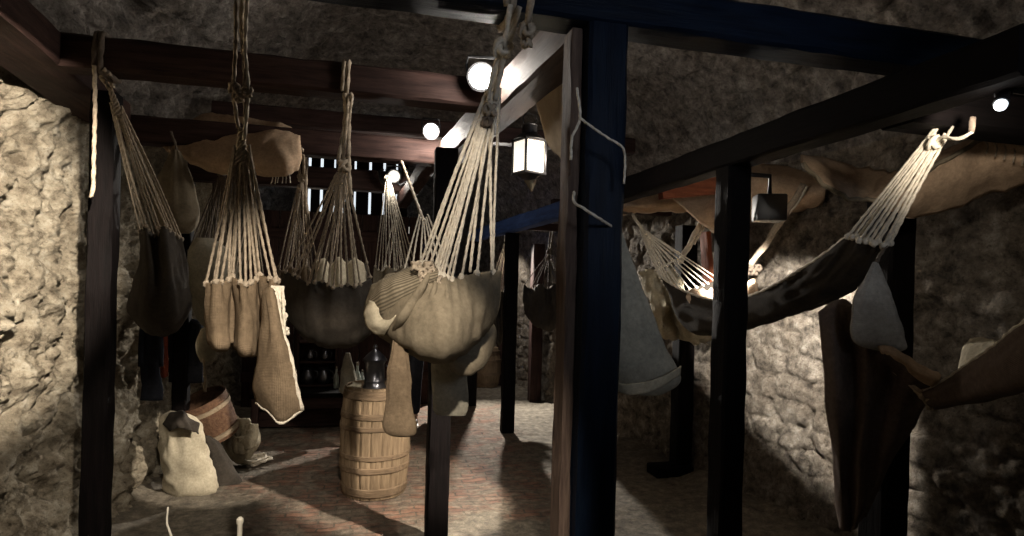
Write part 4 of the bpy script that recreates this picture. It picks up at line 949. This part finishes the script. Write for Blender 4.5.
# tipped bucket
b0 = P(192, 414, 5.0); ax = (P(224, 428, 4.95)-P(190, 402, 5.05)); ax = Vector((.80, -.1, -.34)).normalized()
b0 = P(187, 408, 5.1); BL = .36
t = thing('bucket', 'brown wooden bucket tipped on its side behind the sacks', 'bucket', b0+ax*BL*.5)
b0 = P(209, 418, 5.0); ax = Vector((-.32, -.22, .85)).normalized(); b0 = b0-ax*.17
def stv(q, h): return 1-(.02 if abs(math.sin(q*7)) < .12 else 0)
b_ = MB(); b_.lathe(b0, [(.02, .03), (.165, .03), (.165, 0), (.185, 0), (.20, .17), (.205, .36), (.19, .36), (.185, .32), (.02, .31)], 112, ax, stv); b_.build('staves', M['bucket'], t, 'auto')
for h0 in (.03, .26):
    b_ = MB(); b_.lathe(b0, [(.185, h0), (.203+.03*h0, h0+.003), (.205+.03*h0, h0+.037), (.185, h0+.04)], 48, ax); b_.build('hoop', M['bucket_end'], t, 'auto')
pc = P(242, 424, 5.22); t = thing('cloth_bag', 'bulging cream cloth bag beside the tipped bucket', 'bag', V(pc.x, pc.y, 0))
b_ = MB(); b_.ball(V(pc.x, pc.y, .20), .155, .95, .9, 1.15, 14, .05, 5); _uv = [((v.x+v.y), v.z) for v in b_.v]
_link('bag_body', b_.v, b_.f, M['cream'], t, True, _uv)
for k in range(4):
    a0 = k*.9-1.4; c_ = V(pc.x+.10*math.cos(a0), pc.y-.13, .22+.05*k)
    sheet('fold', [[c_+V(-.05, -.02, .07), c_+V(0, -.05, .08), c_+V(.06, -.01, .07)], [c_+V(-.07, -.02, 0), c_+V(0, -.035, 0), c_+V(.07, -.02, .0)], [c_+V(-.05, .0, -.08), c_+V(0, -.02, -.09), c_+V(.05, .0, -.08)]], M['cream'], t, 5, 5, .02, 14, .005, 40+k)
rp = random.Random(5); pts = []; rc = P(257, 438, 5.2); x, y, an = rc.x, rc.y, 0
for k in range(34):
    an += rp.uniform(.2, 1.1); pts.append(V(rc.x+.10*math.cos(an)*rp.uniform(.5, 1.3), rc.y+.10*math.sin(an)*rp.uniform(.5, 1.3), .03+.0018*k))
o = MB(); o.rope(pts, .010); tag(o.build('rope', M['white_rope']), 'heap of pale rope on the bricks right of the cream bag', 'rope')
# ------------------------------------------------------------------ dark clothes on the left wall
def coat(label, x0, x1, y0, y1, z, mat, seed, name='coat'):
    w = x1-x0; t = thing(name, label, 'coat', P((x0+x1)/2, y1, z))
    sack('coat_body', [((x0+x1)/2-w*.12, (x0+x1)/2+w*.12, y0, z), (x0+w*.14, x1-w*.14, y0+4, z), (x0+w*.08, x1-w*.08, y0+(y1-y0)*.3, z), (x0+w*.02, x1-w*.02, y0+(y1-y0)*.7, z), (x0, x1, y1, z)], mat, t, .4, 40, .12, .02, seed)
    for s in (0, 1):
        xs = (x0+w*.16, x1-w*.16)[s]; dx = (-1, 1)[s]*w*.10
        sack('sleeve', [(xs-w*.10, xs+w*.10, y0+5, z-.02), (xs-w*.12+dx, xs+w*.12+dx, y0+(y1-y0)*.3, z-.06), (xs-w*.11+dx*1.2, xs+w*.11+dx*1.2, y0+(y1-y0)*.62, z-.08)], mat, t, .8, 24, .08, .01, seed+3+s)
    b = MB(); b.tube([P((x0+x1)/2, y0-1, z), P((x0+x1)/2, y0-6, z), P((x0+x1)/2, y0-7, z+.12)], .008, 8); b.build('coat_hook', M['iron'], t)
    return t
coat('dark navy coat hanging by the left wall above the tipped bucket', 168, 204, 318, 382, 4.9, M['navy'], 3)
coat('black coat hanging left of the navy coat', 140, 162, 312, 400, 4.1, M['jacket'], 7)
o = sheet('red_sash', pg([[(159, 330, 4.75), (163, 329, 4.73), (167, 330, 4.75)], [(159, 355, 4.74), (163, 355, 4.71), (168, 355, 4.74)], [(159, 377, 4.75), (164, 378, 4.72), (168, 376, 4.75)]]), M['red_wool'], None, 5, 6, .008, 9, .006, 71)
tag(o, 'dull red strip of cloth hanging between the two dark coats', 'sash')
t = thing('cloth_bundle', 'rolled greenish cloth with a dangling cord under the folded brown hammock', 'bundle', P(208, 350, 2.3))
sack('rolled_cloth', [(202, 212, 328, 2.3), (197, 216, 340, 2.3), (197, 216, 352, 2.3), (201, 212, 362, 2.3)], M['grey_bag'], t, .8, 30, .05, .01, 23); hang_rope(t, [P(204, 358, 2.28), P(205, 375, 2.3), P(205, 392, 2.3)], .005, 'rope', 'cord')

# ------------------------------------------------------------------ back of the room
def table(label, c, w, d, h):
    t = thing('table', label, 'table', (c.x, c.y, 0))
    b = MB(); b.box((c.x, c.y, h-.025), (w, d, .05), None, .008); b.build('tabletop', M['black_x'], t, 'auto')
    b = MB(); b.box((c.x, c.y, h-.11), (w-.1, d-.1, .12), None, .005); b.build('apron', M['dark_x'], t, 'auto')
    b = MB(); b.box((c.x, c.y, h*.35), (w-.06, .03, h*.55), None, .004); b.build('panel', M['dark_x'], t, 'auto')
    for sx in (-1, 1):
        for sy in (-1, 1):
            b = MB(); b.box((c.x+sx*(w/2-.05), c.y+sy*(d/2-.05), (h-.05)/2), (.07, .07, h-.05), None, .008); b.build('leg', M['dark_z'], t, 'auto')
    return t
tc = P(330, 400, 6.6); tc = V(tc.x, tc.y, 0)
th = P(330, 388, 6.6).z
table('long dark table at the back left of the barrel', tc, 1.55, .6, th)
def bottle(label, px, z, s, mat):
    p = P(px, 386, z); p.z = th
    t = thing('bottle', label, 'bottle', p, 'bottles on the back table')
    b = MB(); b.lathe(p, [(.030*s, 0), (.034*s, .01), (.034*s, .13*s), (.028*s, .155*s), (.013*s, .19*s), (.012*s, .24*s)], 18); b.build('glass', mat, t, 'auto')
    b = MB(); b.lathe(p+V(0, 0, .235*s), [(.014*s, 0), (.014*s, .03*s)], 12); b.build('cork', M['pale_z'], t, 'auto')
bottle('clear glass bottle on the back table nearest the barrel', 357, 6.5, 1.15, M['bottle']); bottle('small clear bottle on the back table beside the larger bottle', 362, 6.6, .8, M['bottle']); bottle('squat glass bottle on the back table left of the hanging pouch', 336, 6.6, .9, M['bottle'])
o = sack('pouch', [(346, 350, 353, 6.3), (343, 352, 364, 6.3), (340, 356, 380, 6.3), (339, 359, 390, 6.3), (343, 355, 394, 6.3)], M['grey_bag'], None, .6, 30, .1, .02, 31); tag(o, 'greyish pointed pouch hanging in front of the back table', 'pouch')
t = thing('shelf_rack', 'dark shelf rack with pale crockery on the back table', 'shelf', P(316, 388, 6.75))
p = P(317, 386, 6.7); p.z = th
b = MB(); b.box(p+V(0, .12, .28), (.42, .02, .56), None, .004); b.build('back_board', M['dark_z'], t, 'auto')
for s in (-1, 1): b = MB(); b.box(p+V(s*.2, 0, .28), (.02, .24, .56), None, .004); b.build('side_board', M['dark_z'], t, 'auto')
for z in (.02, .28, .5): b = MB(); b.box(p+V(0, 0, z), (.40, .24, .02), None, .004); b.build('shelf', M['dark_x'], t, 'auto')
def jug(label, c, s):
    t = thing('jug', label, 'jug', c, 'jugs on the rear shelf rack')
    b = MB(); b.lathe(c, [(.035*s, 0), (.055*s, .02*s), (.06*s, .06*s), (.045*s, .11*s), (.035*s, .13*s), (.042*s, .15*s)], 20); b.build('jug_body', M['pewter'], t, 'auto')
    b = MB(); b.tube([c+V(.055*s, 0, .04*s), c+V(.09*s, 0, .06*s), c+V(.085*s, 0, .11*s), c+V(.04*s, 0, .13*s)], .008*s, 8); b.build('handle', M['pewter'], t)
jug('left pewter jug on the rear shelf rack', p+V(-.10, -.03, .031), 1.2); jug('right pewter jug on the rear shelf rack', p+V(.07, -.03, .031), 1.2); jug('small pewter jug on the middle shelf of the rear rack', p+V(-.08, -.02, .291), .8); jug('small pewter jug right on the middle shelf of the rear rack', p+V(.08, -.02, .291), .8)
# far boards and barrel
q = PZ(485, 386)
t = thing('cask', 'far pale cask standing at the end of the brick path', 'barrel', q)
b = MB(); b.lathe(q, [(.19, 0)]+[(.2+.05*(1-(2*k/12-1)**2), .62*k/12) for k in range(13)]+[(.18, .62)], 80, None, lambda q_, h: 1-(.02 if abs(math.sin(q_*8)) < .12 else 0)); b.build('staves', M['barrel'], t, 'auto')
for h0 in (.04, .2, .40, .54): b = MB(); b.lathe(q, [(.19, h0), (.21+.05*(1-(2*h0/.62-1)**2), h0), (.21+.05*(1-(2*h0/.62-1)**2), h0+.04), (.19, h0+.04)], 40); b.build('hoop', M['barrel_hoop'], t, 'auto')
# slatted window above the plank partition at the back
YW = 8.0
w0 = PY(300, 170, YW); w1 = PY(404, 146, YW)
t = thing('window_shutter', 'slatted window at the back with daylight showing between its boards', 'window', V((w0.x+w1.x)/2, YW, 2.5))
zc = (2.5+w1.z)/2; zh = w1.z-2.5
b = MB(); b.box(V((w0.x+w1.x)/2, YW+.05, zc), (w1.x-w0.x, .02, zh), None, 0); tag(b.build('pane', M['daylight'], t, False), 'daylight seen between the boards')
xx = w0.x; rs = random.Random(3)
while xx < w1.x:
    wd = rs.uniform(.085, .16); b = MB(); b.box(V(xx+wd/2, YW, zc), (wd, .025, zh+.04), None, .004); b.build('slat', M['black_z'], t, 'auto'); xx += wd+rs.uniform(.018, .045)
t = thing('partition', 'dark plank partition across the back behind the table', 'partition', V(-.4, YW, 0))
for k in range(12):
    b = MB(); b.box(V(-1.35+k*.2, YW+.01*(k % 2), 1.24), (.192, .03, 2.48), None, .005); b.build('plank', M['dark_z'], t, 'auto')
for z in (.4, 2.2): b = MB(); b.box(V(-.3, YW-.04, z), (2.3, .04, .12), None, .005); b.build('rail', M['dark_x'], t, 'auto')
# ------------------------------------------------------------------ visitor far behind the main hammock
def skin(name, joints, bones, mat, parent, sub=2, root=0):
    me = bpy.data.meshes.new(name); org = ORG[parent]
    me.from_pydata([Vector(j[0]) for j in joints], bones, []); me.materials.append(mat)
    o = bpy.data.objects.new(name, me); C.objects.link(o); o.parent = parent; ORG[o] = org
    md = o.modifiers.new('skin', 'SKIN'); md.use_smooth_shade = True
    for v, j in zip(me.skin_vertices[0].data, joints): v.radius = (j[1], j[1]*(j[2] if len(j) > 2 else 1))
    me.skin_vertices[0].data[root].use_root = True
    s = o.modifiers.new('sub', 'SUBSURF'); s.levels = sub; s.render_levels = sub
    return o
vp = PZ(424, 423)
t = thing('person', 'visitor in dark trousers standing behind the main hammock, only lower legs showing', 'person', vp)
J = [((0, 0, .95), .13, .8), ((0, 0, 1.15), .13, .75), ((0, .0, 1.38), .15, .65), ((0, .0, 1.48), .06), ((0, -.01, 1.60), .075, 1.15), ((0, -.01, 1.70), .08, 1.15),
     ((-.19, 0, 1.40), .05), ((-.23, 0, 1.13), .042), ((-.22, -.06, .88), .03), ((.19, 0, 1.40), .05), ((.23, 0, 1.13), .042), ((.22, -.06, .88), .03),
     ((-.10, 0, .88), .085), ((-.11, -.01, .48), .058), ((-.11, .02, .10), .042), ((-.11, -.08, .035), .035), ((.10, 0, .88), .085), ((.11, -.01, .48), .058), ((.11, .02, .10), .042), ((.12, -.08, .035), .035)]
Bn = [(0, 1), (1, 2), (2, 3), (3, 4), (4, 5), (2, 6), (6, 7), (7, 8), (2, 9), (9, 10), (10, 11), (0, 12), (12, 13), (13, 14), (14, 15), (0, 16), (16, 17), (17, 18), (18, 19)]
skin('body', J, Bn, M['skin'], t)
jt = [((0, 0, .86), .155, .75), ((0, 0, 1.15), .15, .8), ((0, 0, 1.38), .165, .7), ((0, 0, 1.46), .08), ((-.19, 0, 1.40), .065), ((-.24, 0, 1.13), .056), ((-.225, -.05, .93), .045), ((.19, 0, 1.40), .065), ((.24, 0, 1.13), .056), ((.225, -.05, .93), .045)]
skin('jacket', jt, [(0, 1), (1, 2), (2, 3), (2, 4), (4, 5), (5, 6), (2, 7), (7, 8), (8, 9)], M['jacket'], t)
tr = [((0, 0, .97), .14, .8), ((-.10, 0, .86), .10), ((-.11, -.01, .48), .075), ((-.11, .015, .09), .068), ((.10, 0, .86), .10), ((.11, -.01, .48), .075), ((.11, .015, .09), .068)]
skin('trousers', tr, [(0, 1), (1, 2), (2, 3), (0, 4), (4, 5), (5, 6)], M['navy'], t)
for s in (-1, 1):
    skin('shoe', [((s*.11, .05, .05), .045), ((s*.115, -.04, .045), .045, .9), ((s*.12, -.15, .035), .04, .7)], [(0, 1), (1, 2)], M['leather'], t)
    b = MB(); b.box(vp+V(s*.117, -.05, .008), (.085, .27, .018), None, .006); tag(b.build('sole', M['white_paint'], t, 'auto'), 'white shoe sole')
    for k in range(5):
        hx = vp+V(s*.22, -.06, .87); fx = (k-2)*.016; ln_ = (.05, .075, .085, .078, .06)[k]
        b = MB(); b.tube([hx+V(0, fx, 0), hx+V(s*-.004, fx, -ln_*.5), hx+V(s*-.015, fx-.005, -ln_)], [.009, .009, .007], 8); b.build('finger', M['skin'], t)
b = MB(); b.ball(vp+V(0, .01, 1.70), .108, .85, 1.0, .95, 14, .01, 3); b.build('hair', M['hair'], t)
# ------------------------------------------------------------------ slim barrier posts at the bottom edge
q = P(240, 519, 2.4)
o = MB(); o.lathe(V(q.x, q.y, 0), [(.06, 0), (.06, .012), (.011, .02), (.010, q.z-.02), (.013, q.z-.015), (.013, q.z), (.006, q.z+.008)], 20)
tag(o.build('barrier_rod', M['candle'], None, 'auto'), 'thin pale upright rod at the bottom edge on the left', 'rod')
o = MB(); o.tube(smooth_line([V(P(174, 540, 2.4).x, P(174, 540, 2.4).y, 0), P(174, 560, 2.4), P(171, 536, 2.4), P(167, 522, 2.4), P(168, 508, 2.4)], .02), [.012]*2+[.010]*200, 10) if False else None
l_ = smooth_line([V(P(176, 560, 2.4).x, P(176, 560, 2.4).y, .0), P(175, 570, 2.4), P(172, 538, 2.4), P(167, 524, 2.4), P(168, 507, 2.4)], .02)
o = MB(); o.tube(l_, [.013*(1-.75*k/(len(l_)-1)) for k in range(len(l_))], 10); tag(o.build('bent_rod', M['candle']), 'thin curved white rod at the bottom edge near the left post', 'rod')
